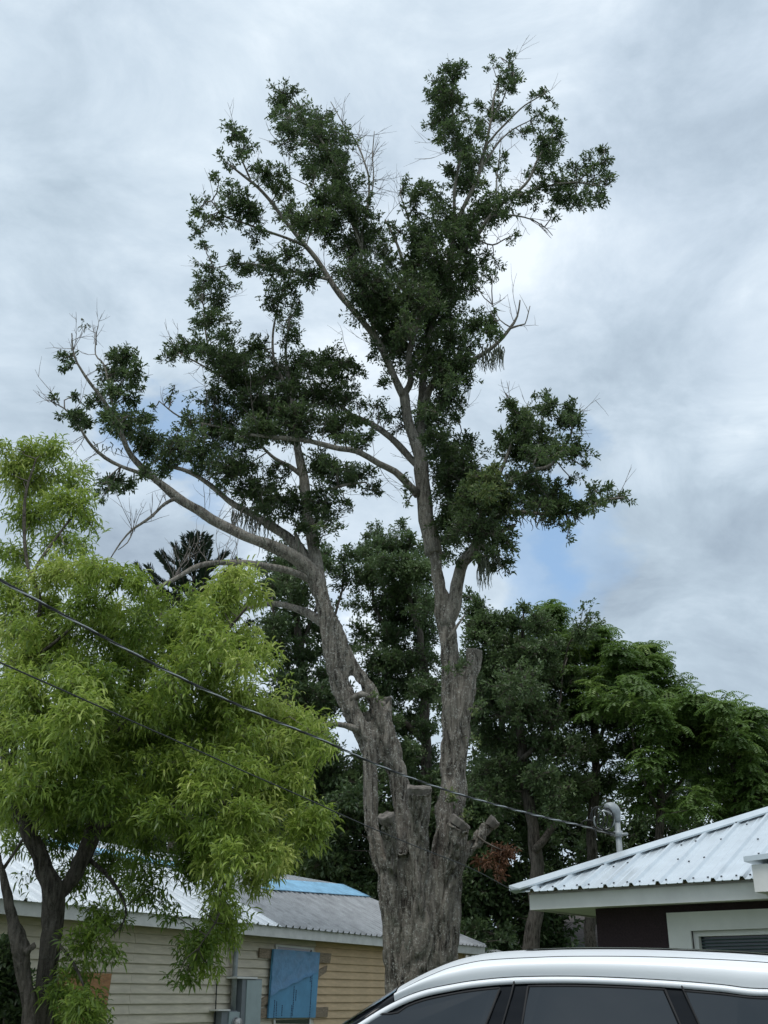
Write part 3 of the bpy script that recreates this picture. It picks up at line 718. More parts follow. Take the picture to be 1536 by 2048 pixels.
def remesh_trunk(tree, tubes, voxel, m, amp=0.03, zs=1.2, name='trunk'):
    b = MB()
    for t in tubes: b.tube([Vector(q[:3]) for q in t], [q[3] for q in t], 18, wob=0.22)
    me = b.mesh('tmp'); o = bpy.data.objects.new('tmp', me); C.objects.link(o)
    r = o.modifiers.new('r', 'REMESH'); r.mode = 'VOXEL'; r.voxel_size = voxel
    sm = o.modifiers.new('s', 'SMOOTH'); sm.iterations = 3; sm.factor = 0.5
    dg = bpy.context.evaluated_depsgraph_get(); dg.update()
    me2 = bpy.data.meshes.new_from_object(o.evaluated_get(dg)); bpy.data.objects.remove(o)
    n = len(me2.vertices); cox = np.empty(n * 3, np.float32); me2.vertices.foreach_get('co', cox); nr = np.empty(n * 3, np.float32)
    me2.vertex_normals.foreach_get('vector', nr) if hasattr(me2.vertex_normals, 'foreach_get') else None
    cox = cox.reshape(-1, 3); nr = nr.reshape(-1, 3); dsp = np.empty(n)
    for i in range(n):
        x, y, z = float(cox[i, 0]), float(cox[i, 1]), float(cox[i, 2])
        wx = noise.noise(Vector((x * 2, y * 2, z * 0.9))) * 0.12
        a = noise.noise(Vector(((x + wx) * 11, (y + wx) * 11, z * zs)))
        c = noise.noise(Vector(((x + wx) * 26, y * 26, z * 3.5)))
        g_ = noise.noise(Vector((x * 3.2, y * 3.2, z * 0.7)))
        fl_ = noise.noise(Vector(((x + wx) * 3.6, (y + wx) * 3.6, z * 0.28)))
        kn = noise.noise(Vector((x * 5, y * 5, z * 4)))
        dsp[i] = amp * (-(1 - min(1, abs(a) * 3.2)) * 1.1 + 0.5 * c + 0.6 * g_ - 0.5 - 2.4 * max(0, 1 - abs(fl_) * 4.5) * min(1, 2.2 / max(1.0, z - .8)) + 0.7 * max(0, kn - .25))
    cox += nr * dsp[:, None]; me2.vertices.foreach_set('co', cox.astype(np.float32).ravel()); me2.update(); me2.name = name
    me2.materials.clear(); return link(name, me2, M[m], tree.root, True)

# ---------------- the big oak
oak = Tree('laurel_oak', 16.0, 'tall lichen-speckled oak with several sawn-off limbs and a ragged crown in the centre', 'tree', gx=842)
T_ = []
def tk(lst, d0=0.0, d1=None): c = oak.limb(lst, d0, d1, build=False, step=0.15); T_.append(c); return c
tk([(838, 2262, 96), (832, 2120, 78), (832, 2030, 62), (832, 1950, 52), (832, 1870, 42), (833, 1790, 30), (835, 1720, 18)], 0.1)
tk([(790, 2262, 50), (800, 2060, 36), (798, 1950, 32), (792, 1850, 29), (773, 1770, 25), (755, 1700, 23), (745, 1650, 22), (742, 1600, 21), (742, 1550, 21), (740, 1510, 21), (728, 1470, 22), (705, 1420, 24), (684, 1375, 23), (672, 1335, 22), (660, 1290, 22), (655, 1245, 22), (641, 1180, 18), (634, 1160, 17)], -0.1)
tk([(655, 1215, 13), (682, 1278, 14), (708, 1330, 15), (733, 1369, 17), (755, 1420, 22), (772, 1470, 26), (785, 1510, 25), (796, 1550, 23), (803, 1600, 24), (812, 1660, 26), (820, 1750, 34)], -0.1, 0.1)
tk([(783, 1470, 13), (779, 1430, 13), (774, 1397, 11)], 0.05)
tk([(834, 2040, 40), (835, 1950, 38), (836, 1860, 33), (838, 1780, 30), (838, 1700, 27), (838, 1640, 26), (839, 1600, 28), (838, 1576, 30)], 0.0, -0.66)
tk([(818, 1980, 40), (812, 1900, 34), (802, 1820, 27), (791, 1740, 22), (782, 1690, 20), (777, 1655, 20), (771, 1634, 20)], 0.0, -0.66)
tk([(880, 2262, 40), (888, 2060, 26), (885, 1900, 26), (885, 1800, 30), (890, 1720, 36), (900, 1640, 34), (905, 1570, 33), (906, 1510, 32), (909, 1440, 32), (904, 1380, 28), (898, 1300, 24), (888, 1220, 23), (877, 1160, 17), (866, 1100, 16)], 0.1)
tk([(905, 1660, 16), (912, 1570, 18), (919, 1500, 20), (927, 1430, 20), (938, 1375, 18), (949, 1303, 19)], -0.05)
tk([(862, 2040, 40), (874, 1920, 34), (886, 1820, 25), (898, 1740, 24), (910, 1685, 27), (921, 1648, 28)], 0.05, -0.52)
tk([(912, 2262, 30), (905, 2100, 20), (905, 2000, 17), (907, 1900, 16), (909, 1830, 16), (914, 1770, 16), (925, 1720, 16), (945, 1688, 16), (966, 1665, 16), (988, 1641, 15)], 0.0, -0.2)
for k in range(5):
    a = k * 1.25 + .4; b0 = P(842, 2262, 16.0); e0 = b0 + Vector((math.cos(a) * 1.1, math.sin(a) * 1.0, -0.15)); T_.append(np.array([(*(b0 + Z * .8), .25), (*((b0 + e0) / 2 + Z * .15), .2), (*e0, .07)]))
trunk = remesh_trunk(oak, T_, 0.0225, 'oakbark', 0.034, 1.0)
def cutface(px, py, d, rpx, nrm_, ry=None):
    c = P(px, py, 16 + d); r = rpx * m_per_px(c); n_ = Vector(nrm_).normalized(); b = MB(); t = 18
    u_ = n_.orthogonal().normalized(); v_ = n_.cross(u_); V = []
    for j, (k, h) in enumerate(((0.78, -0.10), (0.92, -0.012), (0.86, 0.010), (0.5, 0.0), (0.0, -0.006))):
        for i in range(t):
            a = 2 * math.pi * i / t; q = 1 + 0.22 * noise.noise(Vector((math.cos(a) * 1.6, math.sin(a) * 1.6, px * .1)))
            V.append(c + (u_ * math.cos(a) + v_ * math.sin(a)) * r * k * q + n_ * (h + .03 * noise.noise(Vector((math.cos(a) * 2 * k, math.sin(a) * 2 * k, px)))))
    b.add(V, [(j * t + i, j * t + (i + 1) % t, (j + 1) * t + (i + 1) % t, (j + 1) * t + i) for j in range(4) for i in range(t)])
    b.build('cut_face', M['cut'], oak.root)
cutface(838, 1574, -0.66, 28, (0.05, -0.30, 1)); cutface(771, 1631, -0.66, 19, (-0.35, -0.55, 1)); cutface(949, 1300, -0.05, 17, (0.12, -0.2, 1))
cutface(990, 1640, -0.22, 14, (0.75, -0.25, 0.7)); cutface(923, 1642, -0.52, 26, (0.62, -0.12, 0.75)); cutface(774, 1396, 0.05, 11, (-0.1, -0.3, 1))
lb = oak.limb
a1 = [(641, 1185, 17), (628, 1150, 16), (606, 1126, 15), (580, 1108, 13), (545, 1093, 12), (503, 1078, 11), (438, 1046, 10), (400, 1020, 10), (357, 994, 9), (308, 955, 8), (262, 912, 6.5), (243, 867, 5.5), (228, 830, 5), (205, 795, 4), (187, 772, 3.6), (165, 740, 3), (150, 710, 2.2), (145, 665, 1.3)]
lb(a1, 0, -1.5, wig=.04)
lb([(308, 955, 5), (280, 945, 4.5), (240, 932, 4), (210, 916, 4), (185, 893, 3.5), (168, 870, 3), (150, 840, 2.3), (129, 818, 1.8), (103, 805, 1)], -1.0, -1.9, wig=.04)
lb([(238, 850, 4), (233, 828, 3.5), (223, 795, 3), (208, 730, 2.2), (190, 707, 1.6), (192, 665, 1)], -1.2, -.9, wig=.04)
lb([(634, 1160, 15), (612, 1115, 13), (582, 1078, 11), (536, 1046, 9), (500, 1025, 8), (464, 1007, 7), (420, 970, 6), (373, 942, 5), (324, 929, 3)], 0, 1.0, wig=.04)
lb([(639, 1170, 15), (629, 1104, 13), (620, 1060, 12), (615, 1038, 11), (609, 973, 10), (600, 925, 9), (592, 870, 7.5), (585, 810, 6), (578, 750, 4.5), (572, 700, 3), (580, 640, 2)], 0, .7, wig=.03)
lb([(603, 950, 6), (578, 932, 5), (550, 917, 4), (520, 890, 3)], .3, .6); lb([(612, 985, 4), (650, 980, 3), (690, 970, 3), (730, 965, 2)], .3, -.2, wig=.03)
lb([(580, 780, 3.5), (550, 720, 3), (545, 660, 2.5), (560, 600, 1.5)], .5, .9, wig=.04); lb([(588, 840, 4), (640, 790, 3), (680, 740, 2), (700, 715, 1)], .5, .2, wig=.04)
lb([(588, 850, 4.5), (530, 810, 4), (470, 770, 3), (420, 710, 2.5), (410, 620, 1.6), (400, 560, 1)], .5, .9, wig=.05); lb([(470, 770, 2.5), (400, 730, 2), (350, 705, 1.2)], .8, .6, wig=.04)
lb([(573, 875, 4), (500, 870, 3.5), (420, 850, 3), (360, 830, 2), (320, 800, 1.2)], .5, .2, wig=.05)
lb([(613, 1122, 5), (601, 1092, 5), (590, 1066, 4)], -.15)
lb([(637, 1168, 7), (600, 1150, 8), (560, 1138, 8), (503, 1127, 7), (454, 1124, 7), (420, 1128, 6), (389, 1137, 6), (345, 1160, 5), (308, 1176, 4), (275, 1195, 3)], 0, -2.0, wig=.03)
lb([(655, 1250, 12), (622, 1230, 9), (590, 1217, 8), (555, 1208, 6.5), (515, 1211, 5), (480, 1225, 3)], 0, .6)
lb([(722, 1462, 9), (690, 1451, 6.5), (665, 1448, 5), (643, 1449, 4)], -.15, -.5)
lb([(357, 996, 4.5), (330, 1007, 3.5), (305, 1033, 3.5), (285, 1048, 3), (266, 1062, 2.6), (243, 1085, 2), (220, 1114, 1.2)], -.7, -1.2, wig=.05)
lb([(266, 1062, 1.6), (255, 1085, 1.3), (236, 1100, .8)], -1., -1.3)
lb([(700, 1400, 9), (722, 1388, 8), (738, 1392, 5)], -.15, -.3)
lb([(867, 1108, 17), (861, 1070, 17), (853, 1038, 16), (848, 1000, 15), (843, 957, 15), (840, 915, 13), (832, 890, 11.5), (822, 860, 10), (814, 830, 10), (810, 804, 10), (806, 782, 9)], .1, 0, wig=.02, n=14)
lb([(807, 795, 9), (791, 762, 8), (771, 719, 8), (752, 680, 8), (719, 638, 7), (680, 592, 7), (655, 556, 6.5), (630, 516, 6), (611, 494, 5.5), (583, 459, 5), (564, 437, 4.5), (542, 406, 4), (514, 375, 3.5), (486, 353, 3), (458, 331, 2)], 0, -.8, wig=.03)
lb([(611, 494, 3.5), (570, 475, 3), (530, 460, 3), (495, 450, 2.5), (450, 435, 2), (425, 405, 1.3)], -.6, -1.2, wig=.04)
lb([(655, 560, 4), (600, 545, 3.5), (540, 535, 3), (480, 530, 2), (430, 535, 1)], -.4, .3, wig=.05)
lb([(752, 680, 5), (742, 640, 5), (734, 615, 4.5), (727, 584, 4), (724, 490, 3.6), (733, 428, 3), (739, 366, 2.3), (730, 325, 2), (711, 281, 1.7), (686, 247, 1.3), (661, 203, .8)], 0, .5, wig=.03)
lb([(733, 428, 2), (746, 366, 1.6), (744, 300, 1.3), (749, 262, .8)], .4, .6, wig=.03)
lb([(725, 500, 3.5), (695, 425, 3), (655, 392, 2.2), (624, 375, 1.6), (580, 353, 1)], .2, -.3, wig=.04)
lb([(725, 490, 4), (705, 420, 3.5), (675, 340, 3), (640, 275, 2.5), (600, 225, 1.8), (565, 185, 1)], .3, .9, wig=.05); lb([(660, 300, 2), (600, 280, 1.6), (560, 290, 1)], .6, .4)
lb([(500, 360, 2.2), (480, 310, 1.8), (465, 260, 1)], -.7, -.9, wig=.04)
lb([(808, 790, 8), (820, 762, 7.5), (817, 713, 7), (827, 664, 7), (827, 615, 6), (817, 570, 5), (805, 520, 4), (790, 480, 3), (770, 440, 2)], 0, .3, wig=.02); lb([(815, 565, 4), (825, 500, 3), (818, 440, 2.4), (800, 385, 1.3)], .2, -.2, wig=.04)
lb([(827, 668, 7), (843, 631, 7), (863, 583, 6.5), (887, 545, 6), (900, 513, 5.5), (910, 464, 5), (920, 431, 5), (943, 383, 4.5), (962, 334, 4), (975, 275, 3.3), (982, 236, 2.8), (988, 194, 2.2), (1003, 150, 1.3)], 0, .6, wig=.02)
lb([(909, 470, 4.5), (908, 405, 4), (919, 314, 3.8), (917, 275, 3.3), (908, 236, 2.6), (905, 161, 1.2)], .3, -.3, wig=.03)
lb([(903, 520, 5), (930, 495, 4.5), (953, 471, 4.5), (982, 431, 4), (1014, 399, 4), (1034, 383, 3.5), (1060, 357, 3), (1073, 324, 2.3), (1099, 275, 1.3)], .2, -.5, wig=.02)
lb([(1020, 395, 3), (1089, 373, 2.5), (1154, 366, 2), (1197, 373, 1.2)], 0, -.7, wig=.03); lb([(1154, 366, 1.6), (1180, 340, 1.4), (1210, 305, .8)], -.5, -.6)
lb([(984, 431, 2), (1027, 431, 2), (1060, 438, 1.6), (1089, 454, 1.2), (1105, 471, .7)], 0, -.4)
lb([(972, 290, 2.5), (1008, 249, 2.2), (1050, 210, 1.7), (1099, 181, 1)], .5, .1, wig=.03); lb([(962, 336, 2.2), (1010, 270, 1.8), (1060, 240, 1.2)], .5, .8, wig=.03)
lb([(993, 402, 2), (993, 360, 1.5), (1001, 300, 1)], 0, 0); lb([(953, 480, 2), (985, 490, 1.8), (1010, 478, 1.4), (1035, 468, .8)], 0, .2)
lb([(982, 240, 2), (1010, 190, 1.6), (1025, 130, 1)], .5, .2, wig=.03)
lb([(842, 915, 10), (842, 820, 9), (848, 740, 8), (866, 650, 6.5), (882, 590, 5), (890, 520, 4)], .2, .7, wig=.04)
lb([(843, 830, 8), (858, 780, 8), (882, 752, 7), (928, 729, 6), (970, 706, 5), (996, 687, 4.5), (1019, 657, 3.6), (1035, 631, 2.6), (1040, 599, 1.6)], .2, -.4, wig=.03)
lb([(1019, 657, 2.5), (1035, 652, 2), (1050, 648, 1.5), (1060, 612, 1)], -.4, -.5); lb([(1022, 655, 1.6), (1000, 640, 1.2), (985, 610, .7)], -.35, -.2)
lb([(837, 988, 9), (823, 973, 8.5), (791, 941, 8), (758, 925, 7.5), (713, 902, 7), (680, 898, 6.5), (615, 882, 6), (550, 876, 4.5), (500, 870, 3)], 0, -.9, wig=.03)
lb([(838, 935, 8), (820, 918, 8), (791, 885, 7.5), (765, 863, 7), (732, 843, 6), (703, 830, 5), (680, 811, 4), (640, 780, 3)], .1, .7, wig=.03)
lb([(891, 1250, 17), (908, 1213, 14), (916, 1157, 13), (927, 1122, 12), (946, 1105, 11), (957, 1070, 9), (967, 1020, 8), (985, 985, 7), (1002, 977, 6), (1061, 942, 5), (1101, 930, 4), (1138, 880, 3), (1148, 830, 1.6)], .1, -1, wig=.02)
lb([(965, 1030, 6), (1021, 1022, 5), (1088, 1028, 4.5), (1155, 1022, 3.6), (1200, 1000, 2.5), (1250, 995, 1.2)], -.4, -1.4, wig=.03)
lb([(985, 985, 4), (1010, 920, 4), (1028, 860, 3), (1025, 812, 2), (1010, 785, 1)], -.5, -.4, wig=.03); lb([(1000, 1068, 5), (1015, 1056, 5), (1030, 1050, 4.5)], -.5)
lb([(960, 1085, 4), (985, 1110, 3), (1005, 1135, 1.6)], -.4); lb([(1061, 942, 3), (1080, 880, 2.4), (1090, 800, 1.2)], -.7, -.5, wig=.03); lb([(950, 1050, 5), (925, 980, 4), (910, 900, 2)], -.3, .1, wig=.03)
lb([(897, 1280, 5), (915, 1250, 3), (930, 1230, 1.5)], -.1)
oak.finish_nodes()
OAKB = """565 185 30 20|560 212 25 22|603 240 42 32|640 238 32 24|575 255 25 20|650 275 50 36|665 320 45 42|680 365 45 45|700 415 45 42|640 325 45 28|570 292 28 20 .8
470 262 24 20|490 292 26 22 .8|440 312 14 12 .7|462 330 18 18 .6|438 362 18 16 .8|502 330 18 16 .6|535 350 38 22|562 372 28 18|480 402 32 26|502 425 28 26|400 415 24 16 .8|390 462 16 20 .7|430 438 32 16 .8|408 482 20 14 .7|470 445 22 14 .7
580 430 35 25 .9|620 442 40 30|660 450 45 35|640 400 38 26|510 470 34 14 .8|480 530 40 18 .9|530 532 45 22|580 510 38 22 .9|620 550 35 25 .9|570 562 35 18 .9|420 532 28 18 .8|410 562 28 22 .8|400 592 22 26 .7|422 622 28 24 .8|700 502 40 45|722 560 45 48|752 470 32 34 .9|772 520 32 40 .9|742 620 38 40|772 590 38 48|745 430 18 22 .5
780 660 42 48|820 600 50 50|862 640 45 55|882 600 40 45|802 700 40 42|862 710 45 40|800 460 22 24 .7|806 370 14 30 .6|850 382 30 24 .8|832 412 24 24 .8|872 402 25 25 .9|890 442 38 33|852 472 34 34|872 522 45 40|922 490 38 38|902 560 45 40|940 542 40 34 .9|952 572 24 18 .6|986 512 20 22 .5|985 550 15 12 .4|820 540 36 36|830 500 24 26
885 132 16 12 .7|906 145 26 22|880 168 24 18|872 195 26 24|900 202 33 30|890 236 33 28|900 266 30 26|882 285 16 18|930 240 26 26 .5|940 270 22 20 .5|985 132 22 14 .7|1010 126 18 12 .8|1026 120 10 10 .8|1012 156 33 18 .9|1032 176 24 16 .9|1000 172 18 12 .8|970 216 22 16 .6|990 232 28 22|960 252 24 22 .8
1090 180 12 12 .8|1074 190 9 9 .8|1060 206 18 13 .7|1106 206 12 10 .8|1080 230 23 16 .8|1060 242 18 14 .7|1042 266 33 10 .8|1110 250 16 16|1116 270 20 20|1096 290 26 25|1086 316 26 22|1066 344 20 16|930 300 28 24|975 302 22 22 .8|950 322 33 28|1004 322 18 18 .7|1010 350 12 10 .8|925 352 33 24|940 372 28 24|905 340 18 22
1210 298 12 14|1205 325 20 18 .8|1180 322 20 15 .9|1150 340 20 16 .9|1190 350 28 20 .9|1216 370 10 24 .8|1190 390 26 16|1130 370 34 20|1150 400 28 18|1120 402 28 20|1080 380 28 16|1060 400 28 16 .9|1040 390 18 13|1105 424 14 12|1000 402 34 24 .9|985 430 38 24|960 420 34 28|1010 430 24 13 .8|1030 465 11 8 .7|1022 480 10 7 .7|930 452 34 34
960 650 33 24|940 690 26 22 .9|985 668 24 18 .9|900 680 30 30|935 650 18 14|965 625 16 10 .8|880 760 34 34|900 800 34 34|870 830 34 34|900 740 38 38|925 760 18 20|840 860 28 28|872 880 28 24|915 830 14 20 .7|925 720 25 20 .8|770 760 26 20 .5|750 810 38 24 .45|782 832 22 18 .5|800 850 18 25 .6|760 700 25 22 .6
560 600 38 28 .8|600 600 18 24 .8|572 640 26 28 .8|592 670 16 24 .7|560 680 20 20 .6|440 590 28 38 .8|430 642 33 24 .9|452 672 28 24 .9|400 645 18 20 .5|400 690 42 18|360 700 33 16|330 722 20 12 .8|420 712 38 24|460 722 44 28|500 700 28 22|520 692 22 18|480 760 58 38|540 752 58 38|600 732 50 28|650 722 48 26|700 730 28 18|690 755 30 20 .8
430 802 48 26 .9|500 812 58 33|570 802 58 38|640 792 58 36|700 790 30 28 .8|440 842 48 24|520 862 48 28|600 852 58 32|670 852 52 28|730 880 38 18 .8|380 840 28 22 .8|360 892 48 26|410 912 48 28|460 940 48 33|510 982 48 28|552 1002 33 24|480 882 48 28|300 872 33 24|330 920 33 24|300 900 22 18|420 870 30 22|560 960 30 18 .6|690 880 30 16 .8
230 970 33 16|260 976 24 11|208 990 13 11 .8|255 712 28 16|240 722 22 22|272 746 22 22|225 746 28 20|240 780 33 18|268 785 18 22 .9|130 716 18 18 .8|140 737 16 13 .8|110 798 12 8 .8|150 790 14 10 .8|190 800 28 16|150 832 28 16|170 852 24 18|220 832 28 22|250 852 33 28|282 832 22 18|310 815 13 7 .7|348 802 16 10 .6|350 770 14 10 .4|290 945 25 16 .7
562 930 22 18 .8|640 932 48 28|680 960 42 26 .9|720 950 38 24 .8|740 980 26 18 .7|650 1002 38 32|590 1002 22 33|640 1042 33 24 .9|690 1012 28 18 .6|560 1032 22 18 .8|600 1050 20 20|440 980 30 16 .6|812 960 8 18 .6|818 1000 7 20 .6|640 1075 25 14 .6|530 1012 28 16
900 902 38 24|930 892 28 24|890 942 42 38|940 942 48 38|900 992 42 38|952 1002 48 42|980 962 38 32|900 1042 38 33|952 1062 48 38|990 1032 33 33|900 1085 28 24|960 1100 42 18|1000 1080 28 24|1010 1127 20 16|985 1142 14 14 .9|908 1118 22 14 .6|1010 990 20 26
1026 812 20 28 .9|1042 852 33 32|1002 882 18 28|1032 902 38 28|1080 882 42 32|1100 812 28 18|1086 792 14 10|1146 816 18 14|1126 842 33 22 .8|1150 852 22 18 .8|1080 922 42 22|1120 902 33 22 .9|1160 912 26 22 .8|1150 880 18 18 .7|1146 960 22 12 .7|1170 935 14 12 .7|1060 850 30 22
1050 972 42 28|1100 992 42 28|1060 1002 42 22|1130 1012 42 20|1170 1010 33 16|1190 980 24 18 .8|1215 976 12 11 .8|1236 990 16 13|1210 1002 14 10 .8|1260 1001 6 3|1110 1046 20 12 .9|1140 1056 12 12 .8|1135 1075 7 8 .8|1035 1035 18 12 .6"""
for ln_ in OAKB.split('\n'):
    for e_ in ln_.split('|'):
        v_ = [float(q) for q in e_.split()]
        yel = 0.25 if (v_[0] - 960) ** 2 + (v_[1] - 990) ** 2 < 50 ** 2 else 0.0
        dn_ = v_[4] if len(v_) > 4 else 1.15
        oak.blob(v_[0], v_[1], v_[2], v_[3], dn_, tint=0.32 + yel)
        if v_[2] * v_[3] > 500 and rng.random() < .8:
            a_ = rng.uniform(0, 6.28); oak.blob(v_[0] + math.cos(a_) * v_[2] * .7, v_[1] + math.sin(a_) * v_[3] * .7, v_[2] * .75, v_[3] * .75, dn_ * .55, tint=0.40 + yel, jit=.8)
for (x, y, rx, ry) in ((925, 1330, 18, 12), (900, 1335, 10, 8), (905, 1600, 8, 14), (960, 1415, 14, 8), (948, 1480, 8, 10), (895, 1585, 6, 14), (965, 1410, 10, 6), (940, 1630, 8, 8), (745, 1395, 14, 5)):
    oak.blob(x, y, rx, ry, 0.7, tint=.75, depth=-.6, jit=.05, Lf=.08, tw=.006)
for (x, y, dx, dz, ln, k) in [(148, 700, -.2, 1, .55, 3), (192, 690, .1, 1, .5, 3), (115, 800, -.6, 1, .5, 3), (105, 805, -.5, .3, .3, 2), (350, 690, -.4, 1, .6, 3), (340, 660, .2, 1, .4, 2), (690, 250, .2, 1, .5, 2), (712, 285, .4, 1, .5, 3), (740, 366, .5, .8, .6, 3),
        (745, 320, .4, 1, .5, 3), (720, 330, -.2, 1, .5, 2), (870, 170, -.7, .7, .45, 3), (868, 210, -.9, .2, .35, 3), (862, 140, -.2, 1, .35, 2), (1060, 438, 1, -.4, .5, 3), (1085, 450, .6, -.8, .3, 3), (1015, 810, -.3, 1, .4, 3), (1165, 830, .8, .5, .3, 2), (1170, 870, .8, -.4, .3, 2),
        (430, 1046, .1, 1, .5, 2), (465, 1060, .3, 1, .6, 3), (500, 1075, .1, 1, .5, 2), (438, 1120, 0, 1, .6, 2), (460, 1124, .2, 1, .55, 2), (420, 1125, -.1, 1, .6, 1), (300, 1030, -.1, 1, .4, 3), (270, 1060, -.1, 1, .45, 3), (350, 1158, -.3, 1, .6, 3), (355, 1150, .2, 1, .6, 3), (300, 1175, -.6, .7, .4, 2),
        (400, 840, -.1, 1, .7, 3), (440, 950, .2, 1, .9, 3), (470, 1000, .4, .9, .7, 3), (640, 1040, .9, .5, .6, 3), (650, 1070, .9, .2, .5, 3), (590, 700, -.2, 1, .5, 2), (760, 860, -.3, 1, .5, 3), (720, 840, -.2, 1, .5, 2), (470, 240, -.5, .8, .3, 2), (500, 300, .5, .6, .4, 2), (550, 350, -.4, 1, .5, 2), (410, 420, -.6, .8, .4, 2), (540, 260, -.9, .4, .4, 2),
        (620, 200, .2, 1, .35, 2), (980, 300, .6, .4, .4, 2), (1000, 130, -.1, 1, .25, 2), (1000, 560, .9, .1, .3, 3), (1240, 1010, .8, -.2, .2, 2), (1130, 1060, .2, -1, .25, 2), (1005, 300, 0, 1, .3, 1), (160, 870, -.4, -.5, .4, 3), (210, 900, -.4, -.5, .3, 2), (700, 560, .3, 1, .8, 2), (480, 1135, .1, 1, .3, 1)]:
    nd = oak.nearest(x, y)
    for _ in range(k): bare_twig(oak.dead, nd + rv() * .03, Vector((dx, rng.normal() * .4, dz)) + rv() * .35, ln * rng.uniform(.7, 1.3), 0.0075)
small = [i for i, (x, y) in enumerate(oak.px) if y < 1080 and rng.random() < .26]
for i in small: bare_twig(oak.dead, oak.nodes[i], rv() + Vector((0, 0, .7)), rng.uniform(.4, .95), 0.0065, 1)
oak.finish('oakleaf', 0.074, 0.027)
# hanging moss
mossS = Segs()
for (x, y, w_, ln, k) in [(950, 725, 40, .30, 50), (985, 705, 22, .42, 50), (965, 1120, 10, .5, 70), (990, 1110, 10, .35, 30), (490, 1030, 26, .4, 45), (520, 1045, 30, .45, 35), (1060, 1040, 30, .22, 26), (826, 400, 8, .35, 30), (820, 640, 6, .35, 25), (1120, 1040, 40, .2, 20), (935, 740, 8, .7, 14), (560, 880, 50, .2, 30), (760, 500, 30, .25, 20), (1030, 960, 30, .2, 30), (240, 900, 60, .18, 20), (985, 560, 20, .2, 15), (560, 1085, 40, .3, 20), (640, 280, 20, .1, 5), (170, 655, 8, .14, 10)]:
    for i in range(k):
        xx = x + rng.uniform(-w_, w_); nd = oak.nearest(xx, y); p = P(xx, y - rng.uniform(0, 18), nd.y + rng.normal() * .12); l_ = ln * rng.uniform(.4, 1.1); q = [p]
        for j in range(4): q.append(q[-1] + Vector((rng.normal() * .02, rng.normal() * .02, -l_ / 4)))
        mossS.path(q, 0.011, 0.003)
link('spanish_moss', mossS.mesh('spanish_moss'), M['moss'], oak.root, kind='stuff')

# ---------------- light green tree at left
lime = Tree('lime_green_tree', 11.2, 'drooping lime green tree with two dark forking trunks at the left', 'tree', gx=80)
LT = []
def lk(lst, d0=0.0, d1=None): LT.append(lime.limb(lst, d0, d1, build=False, step=0.12))
lk([(88, 2500, 40), (84, 2250, 32), (80, 2100, 28), (88, 2000, 27), (96, 1920, 25), (104, 1850, 24), (110, 1800, 26), (104, 1765, 22), (88, 1740, 20), (78, 1705, 18), (62, 1675, 17), (45, 1640, 15), (30, 1600, 13), (15, 1540, 11), (5, 1480, 10)], 0, -.3)
lk([(106, 1815, 20), (128, 1775, 19), (150, 1745, 19), (168, 1710, 18), (182, 1680, 18), (195, 1640, 17), (205, 1600, 15), (215, 1540, 12), (230, 1470, 9), (250, 1400, 7), (262, 1330, 5)], 0, .3)
lk([(75, 2200, 24), (62, 2050, 20), (50, 1960, 19), (42, 1900, 20), (25, 1840, 15), (14, 1790, 13), (5, 1750, 12), (-10, 1690, 11), (-15, 1600, 10)], -.2, -.5)
lk([(55, 1905, 11), (66, 1895, 10), (72, 1890, 8)], -.4, -.5)
remesh_trunk(lime, LT, 0.016, 'darkbark', 0.012, 1.5)
for lst, d0, d1 in (([(195, 1650, 10), (240, 1640, 7), (300, 1620, 6), (340, 1618, 5), (390, 1640, 3)], 0, -.6), ([(210, 1560, 8), (280, 1500, 6), (360, 1470, 5), (450, 1450, 4), (560, 1440, 2.5)], 0, .4), ([(230, 1470, 6), (320, 1380, 5), (420, 1300, 4), (500, 1200, 2)], .1, -.5),
        ([(15, 1540, 8), (40, 1440, 6), (60, 1330, 5), (80, 1200, 4), (55, 1130, 3.5), (50, 1000, 3), (70, 920, 1.5)], -.3, .2), ([(57, 1160, 4), (110, 1080, 3), (170, 1000, 2)], 0, .3), ([(60, 1330, 4), (150, 1250, 3), (240, 1170, 2)], -.1, -.5),
        ([(300, 1620, 4), (360, 1660, 3), (420, 1740, 2.5), (440, 1820, 2), (400, 1900, 1.2)], -.3, -.8), ([(340, 1618, 4), (440, 1600, 3), (540, 1590, 2.5), (620, 1620, 1.5)], -.4, 0), ([(440, 1600, 3), (510, 1670, 2.5), (540, 1740, 1.5)], -.3, -.3), ([(250, 1400, 4), (300, 1280, 3), (330, 1200, 1.5)], .2, .6),
        ([(168, 1710, 5), (220, 1760, 4), (250, 1830, 2), (200, 1900, 1.2)], .2, -.4), ([(30, 1600, 5), (100, 1500, 4), (150, 1400, 3)], -.3, -.8), ([(110, 1880, 4), (150, 1930, 3), (180, 2000, 2)], -.2, -.6), ([(5, 1750, 4), (30, 1710, 3), (45, 1680, 2)], -.4, -.7)):
    lime.limb(lst, d0, d1, m='darkbark', wig=.04, n=8)
lime.finish_nodes()
B = []
for e_ in """40 898 46 22|100 908 46 28|150 942 28 22|20 940 40 30|62 962 58 38|130 1002 48 30|172 1030 26 18|60 1042 58 34|185 1052 14 12|122 1082 38 22|40 1112 48 24|165 1088 24 14 .8|150 975 30 20|100 1150 56 32|160 1142 48 28|202 1134 28 20|240 1152 38 22|20 1170 40 30|280 1172 34 16|330 1195 30 14|480 1152 38 28|508 1180 22 22|450 1182 28 18|395 1185 25 12 .7""".split('|'): B.append([float(q) for q in e_.split()])
